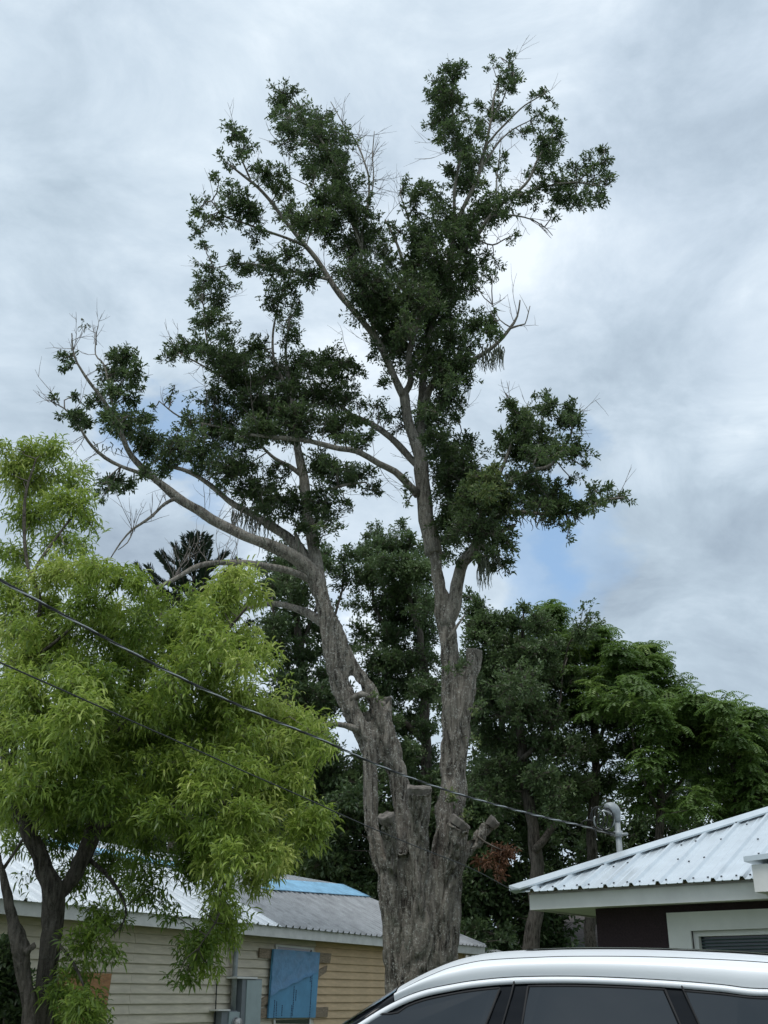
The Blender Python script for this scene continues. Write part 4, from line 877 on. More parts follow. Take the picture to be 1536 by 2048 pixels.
for (y, x0, x1, st, ry) in ((1220, 30, 500, 68, 32), (1275, 10, 520, 66, 36), (1330, 40, 510, 64, 36), (1385, 10, 520, 66, 36), (1435, 30, 570, 66, 34), (1480, 10, 620, 66, 34), (1530, 40, 610, 66, 34), (1580, 5, 590, 60, 38), (1630, 220, 610, 64, 32), (1680, 300, 620, 62, 28), (1720, 420, 570, 50, 22)):
    x = x0
    while x <= x1: B.append([x + rng.uniform(-12, 12), y + rng.uniform(-12, 12), 44, ry, (0.9 if y < 1500 else .75) * (1.1 if x < 250 and y > 1500 else 1)]); x += st
for e_ in """600 1430 30 20|630 1478 34 26|645 1505 18 16|600 1560 26 22|590 1600 22 26|615 1648 26 18|500 1762 28 34 .8|525 1720 26 28 .8|545 1700 26 20|440 1790 34 34 .55|450 1838 42 42 .8|400 1890 30 36 .8|372 1938 20 20 .9|430 1930 22 22 .8|352 1960 10 8|60 1625 56 30 1|120 1640 50 30 1|10 1640 30 30 1|100 1680 50 26 .6|40 1690 28 24 .6|150 1650 50 26 .8|200 1640 40 30 .9|250 1650 40 30 .9|100 1600 60 30 1|200 1590 60 30 1|60 1740 40 30 .2|150 1750 55 38 .5|230 1715 60 28 .75|240 1780 50 36 .5|310 1775 55 34 .5|370 1730 50 34 .7|420 1720 44 30 .5|300 1730 50 24 .4|200 1830 38 24 .7|160 1880 34 38 .7|205 1905 28 18 .6|150 1940 28 24 .6|130 1985 34 30 .8|170 2020 38 34 .9|120 2040 30 30 .8|200 2045 18 20|350 1830 34 16 .4|20 1620 30 26 .8|240 1850 20 12 .6""".split('|'): B.append([float(q) for q in e_.split()])
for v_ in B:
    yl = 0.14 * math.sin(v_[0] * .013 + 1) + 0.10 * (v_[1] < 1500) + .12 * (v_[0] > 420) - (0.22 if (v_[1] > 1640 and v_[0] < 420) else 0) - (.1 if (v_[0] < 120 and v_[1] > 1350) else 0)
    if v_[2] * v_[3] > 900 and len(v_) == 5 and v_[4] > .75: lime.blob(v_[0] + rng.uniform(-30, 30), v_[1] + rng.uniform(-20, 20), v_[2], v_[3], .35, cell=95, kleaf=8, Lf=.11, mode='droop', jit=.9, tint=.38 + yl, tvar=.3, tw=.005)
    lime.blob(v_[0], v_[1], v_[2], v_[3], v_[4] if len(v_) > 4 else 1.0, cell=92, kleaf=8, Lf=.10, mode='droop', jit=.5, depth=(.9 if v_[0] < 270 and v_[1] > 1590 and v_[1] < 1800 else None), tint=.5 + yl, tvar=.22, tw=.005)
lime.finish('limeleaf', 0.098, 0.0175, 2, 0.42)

# ---------------- background trees
def bgtree(name, label, Y, blobs, gx, trunkpx, leafmat, Lf, Wf, tint=.4, group=None, cell=38, kleaf=7, extra=(), jit=.8, dens=1.0, bm='darkbark', fr=1.2):
    t = Tree(name, Y, label, 'tree', group, gx=gx)
    c = t.limb(trunkpx, 0, 0, name='trunk', m=bm, wig=.12, step=.3)
    for lst in extra: t.limb(lst, rng.uniform(-.5, .5), rng.uniform(-1.2, 1.2), m=bm, n=7, wig=.12, step=.3)
    t.finish_nodes()
    for v in blobs:
        if len(t.nodes) and len(v) >= 4: t.blob(v[0], v[1], v[2], v[3], (v[4] if len(v) > 4 else 1.0) * dens, cell=cell, kleaf=kleaf, Lf=Lf, jit=jit, tint=tint, tvar=.3, tw=.016, fr=fr)
    t.finish(leafmat, Lf, Wf, 1, .15); return t
def grid(x0, x1, y0, y1, sx, sy, rx, ry, dens=1.0, keep=1.0):
    out_ = []
    y = y0
    while y <= y1:
        x = x0 + rng.uniform(0, sx * .4)
        while x <= x1:
            if rng.random() < keep: out_.append((x + rng.uniform(-sx * .3, sx * .3), y + rng.uniform(-sy * .3, sy * .3), rx * rng.uniform(.75, 1.2), ry * rng.uniform(.75, 1.2), dens))
            x += sx
        y += sy
    return out_
G = 'dark evergreen trees behind the big oak'
bgtree('evergreen_tree', 'dark evergreen tree showing between the lime green tree and the leaning oak stem', 31.5, [(560, 1130, 34, 22), (600, 1140, 28, 20), (560, 1170, 40, 26), (545, 1250, 30, 30, .8), (600, 1190, 30, 24), (640, 1130, 30, 26, .8), (690, 1120, 28, 24, .7), (660, 1100, 22, 18, .6), (700, 1160, 34, 26, .6), (560, 1300, 34, 26, .6), (610, 1270, 34, 26, .7), (600, 1320, 40, 24, .7), (575, 1370, 44, 28), (620, 1390, 44, 26), (650, 1350, 26, 24, .6)] + grid(560, 690, 1420, 1700, 60, 48, 46, 36, .9) + grid(530, 660, 1120, 1420, 52, 46, 34, 30, .6) + [(600, 1500, 40, 40), (640, 1560, 50, 40)], 620, [(620, 2120, 12), (618, 1800, 11), (612, 1500, 9), (600, 1300, 8), (585, 1180, 4)], 'bgleaf', .13, .055, .35, G, cell=38, extra=[[(612, 1500, 6), (650, 1350, 4), (680, 1180, 2), (690, 1110, 1)], [(605, 1400, 5), (560, 1300, 3), (545, 1200, 2)], [(600, 1300, 4), (640, 1200, 3), (650, 1110, 1)]])
bgtree('evergreen_tree', 'rounded dark evergreen tree between the two main stems of the oak', 32, [(750, 1060, 26, 18, .7), (775, 1085, 34, 26), (730, 1110, 30, 24, .8), (800, 1050, 20, 20, .6), (820, 1090, 28, 26, .9), (790, 1130, 46, 34), (740, 1150, 34, 24), (840, 1140, 30, 30), (800, 1180, 46, 34), (760, 1210, 34, 26, .7), (840, 1210, 34, 34), (800, 1240, 42, 30), (850, 1270, 30, 30), (780, 1280, 34, 28, .8), (830, 1320, 40, 30), (770, 1330, 34, 30), (720, 1260, 24, 20, .4), (740, 1310, 22, 20, .5), (850, 1380, 34, 30), (800, 1380, 36, 30), (760, 1370, 24, 24), (820, 1440, 30, 22, .8), (780, 1440, 20, 20, .7), (810, 1500, 34, 24, .9), (850, 1520, 24, 24), (840, 1580, 28, 24)] + grid(720, 870, 1110, 1560, 58, 52, 32, 28, .55), 850, [(850, 2160, 15), (852, 1800, 13), (850, 1500, 11), (846, 1350, 9), (835, 1250, 6), (800, 1130, 3)], 'bgleaf', .12, .05, .42, G, cell=30, extra=[[(848, 1400, 6), (790, 1290, 4), (750, 1200, 3), (740, 1120, 1.5)], [(846, 1480, 6), (800, 1440, 5), (770, 1450, 3)], [(840, 1300, 5), (830, 1180, 3), (820, 1080, 1)]])
bgtree('evergreen_tree', 'broad dusky evergreen tree just right of the oak trunk', 26, [(940, 1190, 20, 14, .8), (950, 1220, 30, 22), (990, 1240, 34, 22), (1030, 1250, 30, 22), (1048, 1215, 18, 12, .8), (1070, 1250, 22, 18, .8), (960, 1270, 42, 30), (1020, 1290, 46, 30), (1080, 1300, 40, 30), (970, 1330, 46, 34), (1040, 1350, 50, 34), (1110, 1360, 46, 34), (970, 1400, 46, 34), (1040, 1420, 50, 34), (1110, 1430, 50, 34), (1180, 1430, 40, 30), (1230, 1440, 40, 26), (980, 1470, 34, 24, .7), (1040, 1490, 46, 24, .8), (1120, 1500, 50, 30), (1190, 1500, 46, 30), (1250, 1500, 40, 26), (1000, 1540, 46, 30, .8), (1070, 1560, 46, 30, .9), (1140, 1570, 46, 30), (1200, 1570, 40, 30), (1110, 1620, 46, 26, .8), (1000, 1600, 40, 30, .8)] + grid(940, 1200, 1260, 1640, 64, 56, 42, 34, .5), 1050, [(1058, 2140, 20), (1064, 1900, 17), (1075, 1760, 14), (1068, 1650, 12), (1045, 1520, 10), (1038, 1420, 8), (1040, 1300, 5), (1045, 1230, 2)], 'bgleaf', .10, .045, .55, G, cell=34, extra=[[(1070, 1700, 8), (1120, 1640, 6), (1180, 1560, 4), (1230, 1470, 2)], [(1040, 1450, 5), (990, 1350, 4), (960, 1250, 2)], [(1045, 1520, 5), (1110, 1440, 3), (1120, 1340, 2)]])

# compound-leaved trees: tiers of pinnate leaves
def frondtree(label, Y, tips, gx, trunkpx, limbs, tint=.45):
    t = Tree('pinnate_leaf_tree', Y, label, 'tree', 'bright pinnate-leaved trees beyond the silver roof', gx=gx)
    t.limb(trunkpx, name='trunk', m='darkbark', wig=.1, step=.3)
    for l_ in limbs: t.limb(l_, rng.uniform(-.4, .4), rng.uniform(-1.2, 1.2), m='darkbark', n=7, wig=.1, step=.3)
    t.finish_nodes(); lb_, ld_, lu_, lt_ = [], [], [], []
    for (x, y, r, dn) in tips:
        nd = t.nearest(x, y, (0, r)); c0 = P(x, y, nd.y + rng.normal() * .9); mp = m_per_px(c0); R = r * mp
        t.twigs.path([nd, (nd + c0) / 2 + rv() * .1, c0 - Z * R * .3], .02, .010)
        for k in range(int(17 * dn)):
            o_ = Vector((rng.normal(), rng.normal(), rng.normal() * .8)) * R * .68; c = c0 + o_; tb = tint + rng.normal() * .14 + .18 * (o_.z / R)  # tint rises with height in the clump: sky-lit tops painted into leaf colour
            t.twigs.add(c0 - Z * R * .3, c, .008, .005)
            nf = int(rng.integers(6, 9)); a0 = rng.uniform(0, 6.28)
            for f in range(nf):
                a = a0 + f * 2 * math.pi / nf + rng.normal() * .15; L_ = rng.uniform(.26, .42); el = rng.uniform(-.1, .9); hd = Vector((math.cos(a), math.sin(a), 0)); sd_ = Vector((-math.sin(a), math.cos(a), 0)); p = c.copy(); np_ = 7
                prev = p
                for j in range(np_):
                    s_ = (j + 1) / np_; e2 = el - 1.05 * s_; dr = (hd * math.cos(e2) + Z * math.sin(e2)); q = prev + dr * L_ / np_; up = (Z * math.cos(e2) - hd * math.sin(e2))
                    for sg in (-1, 1):
                        lb_.append(tuple(q)); ld_.append(tuple(sd_ * sg + dr * .45 - up * .25 + rv() * .08)); lu_.append(tuple(up + rv() * .1)); lt_.append(tb + rng.normal() * .04)
                    prev = q
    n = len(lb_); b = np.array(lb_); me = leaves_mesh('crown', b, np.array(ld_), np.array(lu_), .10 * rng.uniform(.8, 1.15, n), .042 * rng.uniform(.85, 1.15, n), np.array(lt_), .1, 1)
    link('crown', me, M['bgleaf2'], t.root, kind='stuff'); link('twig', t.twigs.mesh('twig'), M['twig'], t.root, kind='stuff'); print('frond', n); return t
def tipset(s): return [(float(a), float(b), float(c), float(d) if d else 1.0) for a, b, c, d in [(q.split() + [''])[:4] for q in s.split('|')]]
frondtree('tallest bright pinnate-leaved tree whose tip rises just right of the dusky evergreen', 27, tipset('1098 1220 13 .7|1112 1224 12 .7|1196 1266 12 .8|1240 1300 14 .8|1103 1236 20 1|1095 1262 26 1|1125 1280 26 1|1150 1300 26 1|1185 1278 22 1|1200 1290 24 1|1185 1310 26 1|1130 1320 30 1|1165 1340 30 1|1210 1330 28 1|1240 1320 26 1|1140 1370 30 1|1190 1370 32 1.2|1235 1365 30 1|1160 1410 30 1|1210 1410 32 1.2|1260 1400 30 1|1250 1340 24 1'), 1180, [(1180, 2140, 14), (1184, 1800, 11), (1190, 1500, 8), (1180, 1380, 5), (1110, 1250, 2)], [[(1190, 1500, 5), (1230, 1400, 3), (1245, 1320, 1.5)], [(1184, 1430, 4), (1190, 1340, 3), (1190, 1285, 1)]])
frondtree('middle bright pinnate-leaved tree above the service mast', 26, tipset('1350 1385 20 1|1380 1408 22 1|1395 1440 24 1|1296 1300 12 .8|1325 1320 14 .8|1370 1420 14 .8|1290 1316 20 1|1310 1330 22 1|1285 1340 26 1|1315 1360 24 1|1275 1375 28 1|1305 1395 28 1|1335 1400 24 1|1270 1430 30 1|1310 1435 30 1.2|1350 1425 28 1|1385 1450 26 1|1290 1475 30 1|1340 1470 30 1.2|1380 1490 28 1|1300 1520 28 1|1345 1520 30 1|1320 1560 26 .8|1280 1560 26 .7|1390 1535 24 .7|1250 1550 22 .6|1290 1600 24 .6|1340 1610 24 .6'), 1310, [(1310, 2140, 12), (1312, 1800, 10), (1318, 1600, 8), (1320, 1480, 5), (1300, 1350, 2)], [[(1316, 1580, 5), (1360, 1500, 3), (1380, 1440, 1.5)], [(1318, 1600, 4), (1370, 1560, 2.5), (1410, 1520, 1.2)], [(1314, 1620, 4), (1270, 1520, 3), (1260, 1420, 1.5)]])
frondtree('rightmost bright pinnate-leaved tree at the picture edge over the silver roof', 25, tipset('1420 1420 20 1|1480 1436 22 1|1405 1408 12 .8|1440 1415 14 .8|1510 1432 12 .8|1400 1428 20 1|1430 1430 24 1|1460 1440 22 1|1415 1460 26 1|1455 1470 26 1|1500 1445 22 1|1530 1450 24 1|1490 1475 26 1|1430 1500 26 .9|1475 1510 28 1|1520 1500 28 1|1450 1545 28 1|1500 1550 28 1|1540 1540 28 1|1420 1580 26 .8|1470 1590 28 1|1520 1590 28 1|1560 1480 28 1|1570 1560 30 1|1440 1620 26 .8|1500 1630 28 1|1390 1610 24 .7|1600 1500 30 1|1620 1580 30 1|1550 1620 30 1'), 1480, [(1480, 2140, 13), (1478, 1800, 11), (1472, 1600, 8), (1465, 1520, 5), (1440, 1440, 2)], [[(1472, 1600, 5), (1530, 1530, 3), (1540, 1460, 1.5)], [(1474, 1640, 4), (1430, 1580, 2.5), (1410, 1540, 1.2)]])
# darker woods filling under and behind
G2 = 'dark trees filling the woods behind the houses'
bgtree('woodland_tree', 'shaded woodland tree directly behind the oak trunk and the tarp', 31, grid(640, 960, 1560, 1900, 58, 46, 50, 38, 1.3), 800, [(800, 2130, 12), (800, 1850, 10), (805, 1600, 5)], 'bgleaf', .17, .075, .25, G2, cell=128)
bgtree('woodland_tree', 'shaded woodland tree in the dark gap between the oak trunk and the brown house', 31, grid(930, 1140, 1600, 1880, 58, 46, 50, 38, 1.3), 1010, [(1010, 2130, 12), (1012, 1850, 10), (1010, 1600, 5)], 'bgleaf', .17, .075, .25, G2, cell=128)
bgtree('woodland_tree', 'shaded woodland tree low behind the service mast', 32, grid(1140, 1340, 1600, 1800, 58, 46, 50, 38, 1.0, .9), 1220, [(1220, 2130, 12), (1222, 1850, 10), (1220, 1600, 5)], 'bgleaf', .17, .07, .3, G2, cell=128)
bgtree('woodland_tree', 'shaded woodland tree low behind the right part of the silver roof', 33, grid(1350, 1600, 1480, 1720, 58, 46, 50, 38, 1.0, .9), 1450, [(1450, 2130, 12), (1452, 1850, 10), (1450, 1550, 5)], 'bgleaf', .17, .07, .3, G2, cell=128)
bgtree('woodland_tree', 'shaded woodland tree behind the metal roof and the lime green tree', 33, grid(200, 640, 1440, 1800, 64, 52, 54, 42, 1.0), 450, [(450, 2130, 12), (452, 1850, 10), (450, 1500, 5)], 'bgleaf', .19, .08, .3, G2, cell=130)
bgtree('woodland_tree', 'tall dusky woodland tree rising far behind the oak between the evergreens', 37, grid(880, 1120, 1330, 1600, 60, 50, 50, 40, 1.0, .85), 1000, [(1000, 2130, 12), (1002, 1750, 10), (1000, 1350, 5)], 'bgleaf', .17, .075, .3, G2, cell=128)
bgtree('leafy_shrub_tree', 'small fresh green tree showing just over the blue tarp', 31, [(620, 1716, 22, 16), (650, 1712, 18, 14), (665, 1735, 20, 16), (640, 1745, 26, 18), (610, 1745, 24, 18), (670, 1755, 12, 12), (690, 1772, 10, 5, .5)], 640, [(640, 2150, 8), (640, 1850, 6), (640, 1740, 3)], 'bgleaf2', .12, .045, .85, jit=.3, cell=30)

# araucaria
ar = empty('norfolk_pine', hv(P(392, 1100, 30).x, 30), 'dark conifer with upswept comb-like fronds behind the lime green tree', 'tree')
tp = P(392, 1105, 30); MB().tube([(tp.x, 30, 0), (tp.x, 30, tp.z * .6), tp], [.22, .15, .03], 10).build('trunk', M['darkbark'], ar, True)
ab, ad, au, at_ = [], [], [], []; arS = Segs(); zz = tp.z + .1; lev = 0
while zz > tp.z - 3.4:
    Lb = min(0.45 + lev * 0.30, 2.0); nb = 6
    for k in range(nb):
        a = k * 2 * math.pi / nb + lev * .5; hd = Vector((math.cos(a), math.sin(a), 0)); p = Vector((tp.x, 30, zz)); el = .15 + .5 * (lev < 2); nst = int(Lb / .05); sd_ = Vector((-hd.y, hd.x, 0)); prev = p
        for j in range(nst):
            s_ = j / nst; e2 = el + 0.75 * s_; q = prev + (hd * math.cos(e2) + Z * math.sin(e2)) * .05; arS.add(prev, q, .018, .018); prev = q
            if s_ > .12:
                for sg in (-1, 1):
                    for r_ in range(3):
                        ab.append(tuple(q)); ad.append(tuple(sd_ * sg * .75 + Z * .75 + hd * (.1 + .35 * r_) + rv() * .12)); au.append(tuple(hd + rv() * .2)); at_.append(.35 + rng.normal() * .2)
    zz -= .34; lev += 1
n = len(ab); link('crown', leaves_mesh('crown', np.array(ab), np.array(ad), np.array(au), .21 * rng.uniform(.8, 1.2, n), np.full(n, .04), np.array(at_), -.2, 1), M['pineleaf'], ar, kind='stuff')
link('twig', arS.mesh('twig'), M['darkbark'], ar, kind='stuff')

# dark bush bottom left, brown dead sprig
bs = Tree('dark_shrub', 12.4, 'dark glossy shrub at the bottom left corner behind the lime tree trunks', 'shrub', gx=10)
bs.limb([(8, 2400, 8), (8, 2150, 6), (12, 1960, 3)], name='stem', m='darkbark'); bs.finish_nodes()
for v_ in ((5, 1905, 26, 24), (28, 1925, 18, 24), (5, 1960, 34, 34), (34, 1980, 24, 30), (10, 2020, 40, 34), (40, 2040, 24, 28), (0, 2080, 50, 40)): bs.blob(*v_, 1.4, cell=90, kleaf=7, Lf=.09, jit=.12, tint=.15)
bs.finish('oakleaf', .085, .038)
ds = Tree('dead_branch', 15.6, 'broken branch with a clump of brown dead leaves hanging right of the oak trunk', 'branch', gx=1000)
ds.root.location = P(985, 1690, 15.6)
ds.limb([(955, 1672, 2.6), (968, 1683, 2), (985, 1692, 1.6), (1003, 1700, 1.2)], name='stick', m='twig', n=6); ds.finish_nodes()
for v_ in ((985, 1702, 22, 12), (1008, 1708, 22, 14), (975, 1722, 20, 16), (1000, 1732, 20, 18), (990, 1748, 16, 10), (1020, 1700, 12, 8)): ds.blob(*v_, 1.0, cell=110, kleaf=6, mode='droop', Lf=.07, jit=.1, tint=.5, tw=.004)
ds.finish('deadleaf', .08, .024, 1, .3)

# ================================================================== cables
def cable(traced, Ya, Yb, r, name, mk, label, strands=1, end=None):
    A = P(*traced[0], Ya); Bq = end if end is not None else P(*traced[-1], Yb); dv = hv(Bq.x - A.x, Bq.y - A.y); nn = hv(-dv.y, dv.x).normalized(); q = [onplane(x, y, A, nn) for x, y in traced[:-1]] + [Bq]
    c = [Vector(v) for v in catmull([tuple(v) for v in q], .05)]
    d0 = (c[1] - c[0]).normalized(); ext = [c[0] - d0 * s_ for s_ in (3.0, 1.5)] ; c = ext + c
    root = empty(name, A, label, 'cable')
    for k in range(strands):
        pts = []; side = (c[-1] - c[0]).cross(Z).normalized(); lng = 0
        for i, p in enumerate(c):
            if i: lng += (c[i] - c[i - 1]).length
            a = lng / .22 * 2 * math.pi * .5 + 2 * math.pi * k / strands; pts.append(p + (side * math.cos(a) + Z * math.sin(a)) * (r * .95 if strands > 1 else 0))
        MB().tube(pts, r, 6).build('strand', M[mk[k % len(mk)]], root, True)
    return root
cable([(0, 1160), (120, 1226), (240, 1292), (360, 1355), (480, 1412), (600, 1462), (640, 1478), (760, 1532), (850, 1566), (930, 1592), (1020, 1617), (1100, 1637), (1170, 1653), (1238, 1668)], 6.2, 15, .0055, 'service_cable', ['blackcable', 'blackcable', 'silvercable'], 'twisted black and silver service cable, the upper one, crossing the picture down to the mast', 3, cpos - UR * .1)
ec = RR - UR * .08 - NR * .08 + Z * .02
cable([(0, 1325), (120, 1378), (250, 1436), (400, 1503), (500, 1548), (610, 1596), (720, 1646), (830, 1692), (940, 1736), (1042, 1776)], 5.9, 13, .0054, 'phone_cable', ['blackcable'], 'thin black cable, the lower one, running down to the corner of the silver roof', 1, ec)
a, b_ = R0 + UL * 1.0 - NL * .5 + Z * .15, P(760, 1822, 20.5)
# slack wire loops at the weatherhead
lo = empty('wire_loops', cpos, 'tangle of slack black and silver wire loops beside the weatherhead', 'wire')
def loop(cx, cy, rx, ry, a0, a1, mk, off=0.0, rr=.009):
    pts = []
    for a in np.linspace(a0, a1, 26):
        pts.append(onplane(cx + rx * math.cos(a), cy + ry * math.sin(a), hv(pm.x, pm.y - .05 + off + .05 * math.sin(a)), Vector((0, 1, 0))))
    MB().tube(pts, rr, 6).build('loop', M[mk], lo, True)
loop(1208, 1641, 20, 19, -1.9, 3.6, 'silvercable', 0, .010); loop(1212, 1638, 15, 22, -2.0, 3.6, 'blackcable', -.04); loop(1194, 1638, 13, 24, -3.4, 1.5, 'blackcable', .03); loop(1178, 1648, 15, 8, .2, 5.6, 'blackcable', .06)
for tr_ in ([(1208, 1612), (1192, 1618), (1189, 1640), (1200, 1660), (1236, 1668)], [(1210, 1614), (1196, 1630), (1205, 1658), (1236, 1667)], [(1212, 1616), (1215, 1640), (1206, 1662), (1195, 1664)], [(1183, 1614), (1186, 1640), (1194, 1676)]):
    q = [tuple(onplane(x, y, hv(pm.x, pm.y - .03), Vector((0, 1, 0)))) for x, y in tr_]; MB().tube([Vector(v) for v in catmull(q, .03)], .006, 6).build('loop', M['blackcable'], lo, True)

# ================================================================== the SUV
suv = empty('parked_suv', (1.4, 6.2, 0), 'silver white sport utility vehicle with dark tinted windows in the foreground', 'car')
YN = 5.2                                                             # near flank
YC = YN + 0.93                                                       # centre line
PHI = math.radians(-14); OC = Vector((0, YN, 0)); RZ = Matrix.Rotation(PHI, 3, 'Z')
suv.location = OC; suv.rotation_euler = (0, 0, PHI)
def c2w(p): return OC + RZ @ (p - OC)
CEYE = OC + RZ.transposed() @ (Vector((0, 0, EYE)) - OC)
def mirror(p): return Vector((p.x, 2 * YC - p.y, p.z))
def yside(z):
    if z <= 1.0: return YN + 0.02 * abs(z - .75)
    return YN + 0.01 + 0.36 * (z - 1.0) + .12 * max(0, z - 1.5)
def cpt(px, py, off=0.0, yadd=0.0):
    d = RZ.transposed() @ ray(px, py); y = YN + .15
    for _ in range(14): p = CEYE + d * ((y - CEYE.y) / d.y); y = yside(p.z) + yadd - off
    return CEYE + d * ((y - CEYE.y) / d.y)
def spl(pts, xs):
    """interpolate (x, y, z) tuples at xs along x"""
    c = catmull([tuple(p) for p in pts], .03); o_ = np.argsort(c[:, 0]); c = c[o_]
    return [Vector((x, float(np.interp(x, c[:, 0], c[:, 1])), float(np.interp(x, c[:, 0], c[:, 2])))) for x in xs]
# curves traced at the near side, extended out of frame
low = [cpt(*q) for q in ((560, 2150), (640, 2096), (716, 2048), (760, 2020), (806, 1996), (850, 1980), (900, 1969.5), (953, 1961), (1030, 1954.5), (1140, 1953), (1240, 1956), (1349, 1962), (1440, 1969.5), (1536, 1978))]
dit = [cpt(*q) for q in ((790, 1987), (815, 1973), (844, 1958.5), (870, 1947), (899, 1936), (953, 1923.5), (1000, 1919), (1060, 1916), (1140, 1913.5), (1279, 1914), (1419, 1919), (1536, 1926))]
def ext(l, pts): return l + [Vector(p) for p in pts]
xe = low[-1].x
low = ext(low, [(xe + .4, yside(1.55), 1.553), (xe + .8, yside(1.52), 1.50), (xe + 1.15, yside(1.45), 1.42)])
xd = dit[-1].x
dit = ext(dit, [(xd + .4, dit[-1].y + .005, dit[-1].z - .035), (xd + .8, dit[-1].y + .02, dit[-1].z - .09), (xd + 1.12, dit[-1].y + .04, dit[-1].z - .17)])
X0, X1 = max(low[0].x, dit[0].x), min(low[-1].x, dit[-1].x)
xs = np.linspace(X0 + .002, X1 - .002, 90)
Ls, Ds = spl(low, xs), spl(dit, xs)
xl = np.linspace(low[0].x + .003, X1 - .35, 110); Lw = spl(low, xl)
# roof side (cant rail) + roof panel
def strip(rows, name, m, parent=suv, both=True, thick=0.0):
    n = len(rows[0]); o = None
    for mir in ((False, True) if both else (False,)):
        b = MB(); V = [mirror(p) if mir else p for r in rows for p in r]; F = [(j * n + i, j * n + i + 1, (j + 1) * n + i + 1, (j + 1) * n + i) for j in range(len(rows) - 1) for i in range(n - 1)]
        if mir: F = [q[::-1] for q in F]
        b.add(V, F); o = b.build(name, m, parent, True)
        if thick: s_ = o.modifiers.new('t', 'SOLIDIFY'); s_.thickness = thick; s_.offset = -1
    return o
rows = []
for j in range(9):
    t = j / 8; rows.append([l.lerp(d, t) + Vector((0, -0.022 * math.sin(math.pi * t) , 0.012 * math.sin(math.pi * t))) for l, d in zip(Ls, Ds)])
strip(rows, 'roof_rail_panel', M['carpaint'])
# thin ditch seam then the roof skin with a crown
rows = [[d + Vector((0, .003, -.006)) for d in Ds], [d + Vector((0, .012, -.012)) for d in Ds], [d + Vector((0, .018, .004)) for d in Ds]]
strip(rows, 'roof_seam', M['rubber'])
rows = []
for j in range(15):
    t = j / 14; y_ = None; r = []
    for d in Ds:
        ya = d.y + .018; y_ = ya + (2 * YC - 2 * ya) * t; cr_ = math.sin(math.pi * t) ** .75
        r.append(Vector((d.x - .05 * cr_ * max(0, 1 - (d.x - X0) / .8), y_, d.z + .004 + (.052) * cr_)))
    rows.append(r)
strip(rows, 'roof_skin', M['carpaint'], both=False)
# panoramic glass on the roof
gx = [i for i, x in enumerate(xs) if .55 < x < 2.3]
strip([[rows[j][i] + Z * .006 for i in gx] for j in range(3, 12)], 'sunroof', M['carblack'], both=False)
# bright outer window surround and black seam between it and the roof side
def offs(l, dz, dy): return [p + Vector((0, dy, dz)) for p in l]
strip([offs(Ls, .003, -.003), offs(Ls, -.006, .004), offs(Ls, -.008, -.004)], 'door_seam', M['rubber'])
xg = [i for i, x in enumerate(xs) if x < X1 - .35]
strip([[p + Vector((0, -.006, -.004)) for p in Lw], [p + Vector((0, -.012, -.014)) for p in Lw], [p + Vector((0, -.010, -.027)) for p in Lw]], 'window_trim', M['carpaint'], thick=.006)
# door shells / black pillars: dark band from the trim downwards to the belt
BELT = 1.02
def belt(x): return Vector((x, yside(BELT), BELT + .05 * max(0, (x - 1.2)) ** 1.2))
rows = []
for j in range(8):
    t = j / 7; r = []
    for p in Lw:
        p0 = p + Vector((0, -.004, -.028)); z = p0.z + (belt(p.x).z - p0.z) * t
        r.append(Vector((p.x, yside(z) + .004 if t > 0 else p0.y, min(z, p0.z))))
    rows.append(r)
strip(rows, 'pillar_panel', M['carblack'])
def glass(pts, name='side_window'):
    q = [cpt(x, y, .004) for x, y in pts]
    for mir in (False, True):
        b = MB(); V = [mirror(p) if mir else p for p in q]; n = len(V); F = [tuple(range(n))]
        b.add(V, [F[0] if not mir else F[0][::-1]])
        o = b.build(name, M['carglass'], suv); s_ = o.modifiers.new('t', 'SOLIDIFY'); s_.thickness = .005; s_.offset = 0
    return o
# window outlines: top follows the trim, bottom at the belt (out of frame)
def belt_px(px):  # image y of belt below px column
    p = cpt(px, 2100)
    return topx(c2w(Vector((p.x, yside(BELT), BELT))))[1]
def gtop(px, dy=14.0):
    x = cpt(px, 1990).x; return topx(c2w(Vector((x, float(np.interp(x, xs, [l.y for l in Ls])), float(np.interp(x, xs, [l.z for l in Ls]))))))[1] + dy
def gpoly(xa, xb, xa2, xb2, dy=21):
    top_ = [(x, gtop(x, dy)) for x in np.linspace(xa, xb, 12)]; by = 2225
    return top_ + [(xb2, by), (xa2, by)]
front = [(x, gtop(x, 26 if x < 800 else 22)) for x in np.linspace(752, 998, 16)] + [(905, 2225), (500, 2225), (560, 2160)]
g1 = glass(front); g2 = glass(gpoly(1060, 1326, 1010, 1430)); g3 = glass(gpoly(1372, 1600, 1470, 1640))
# seams of doors (dark lines on pillars) and window rubber
def line3(pts, r, m, name, par=suv):
    for mir in (False, True):
        q = [cpt(x, y, .006) for x, y in pts]; q = [mirror(p) if mir else p for p in q]; MB().tube(q, r, 5).build(name, M[m], par, True)
line3([(1030, 1955), (1022, 1990), (1005, 2048), (950, 2230)], .0045, 'rubber', 'door_gap'); line3([(1359, 1962), (1376, 2000), (1398, 2048), (1480, 2230)], .0045, 'rubber', 'door_gap')
for poly in ([(x, gtop(x, 20 if x > 800 else 24)) for x in np.linspace(745, 1000, 16)], [(1058, 2230 - 20)] and [(x, gtop(x, 19)) for x in np.linspace(1056, 1330, 12)], [(x, gtop(x, 19)) for x in np.linspace(1368, 1600, 10)]):
    line3(poly, .0055, 'rubber', 'window_rubber')
line3([(1330, gtop(1330, 19)), (1360, 2048), (1434, 2225)], .0055, 'rubber', 'window_rubber'); line3([(1056, gtop(1056, 19)), (1044, 2048), (1006, 2225)], .0055, 'rubber', 'window_rubber')
line3([(1000, gtop(1000, 20)), (972, 2048), (908, 2225)], .0055, 'rubber', 'window_rubber')
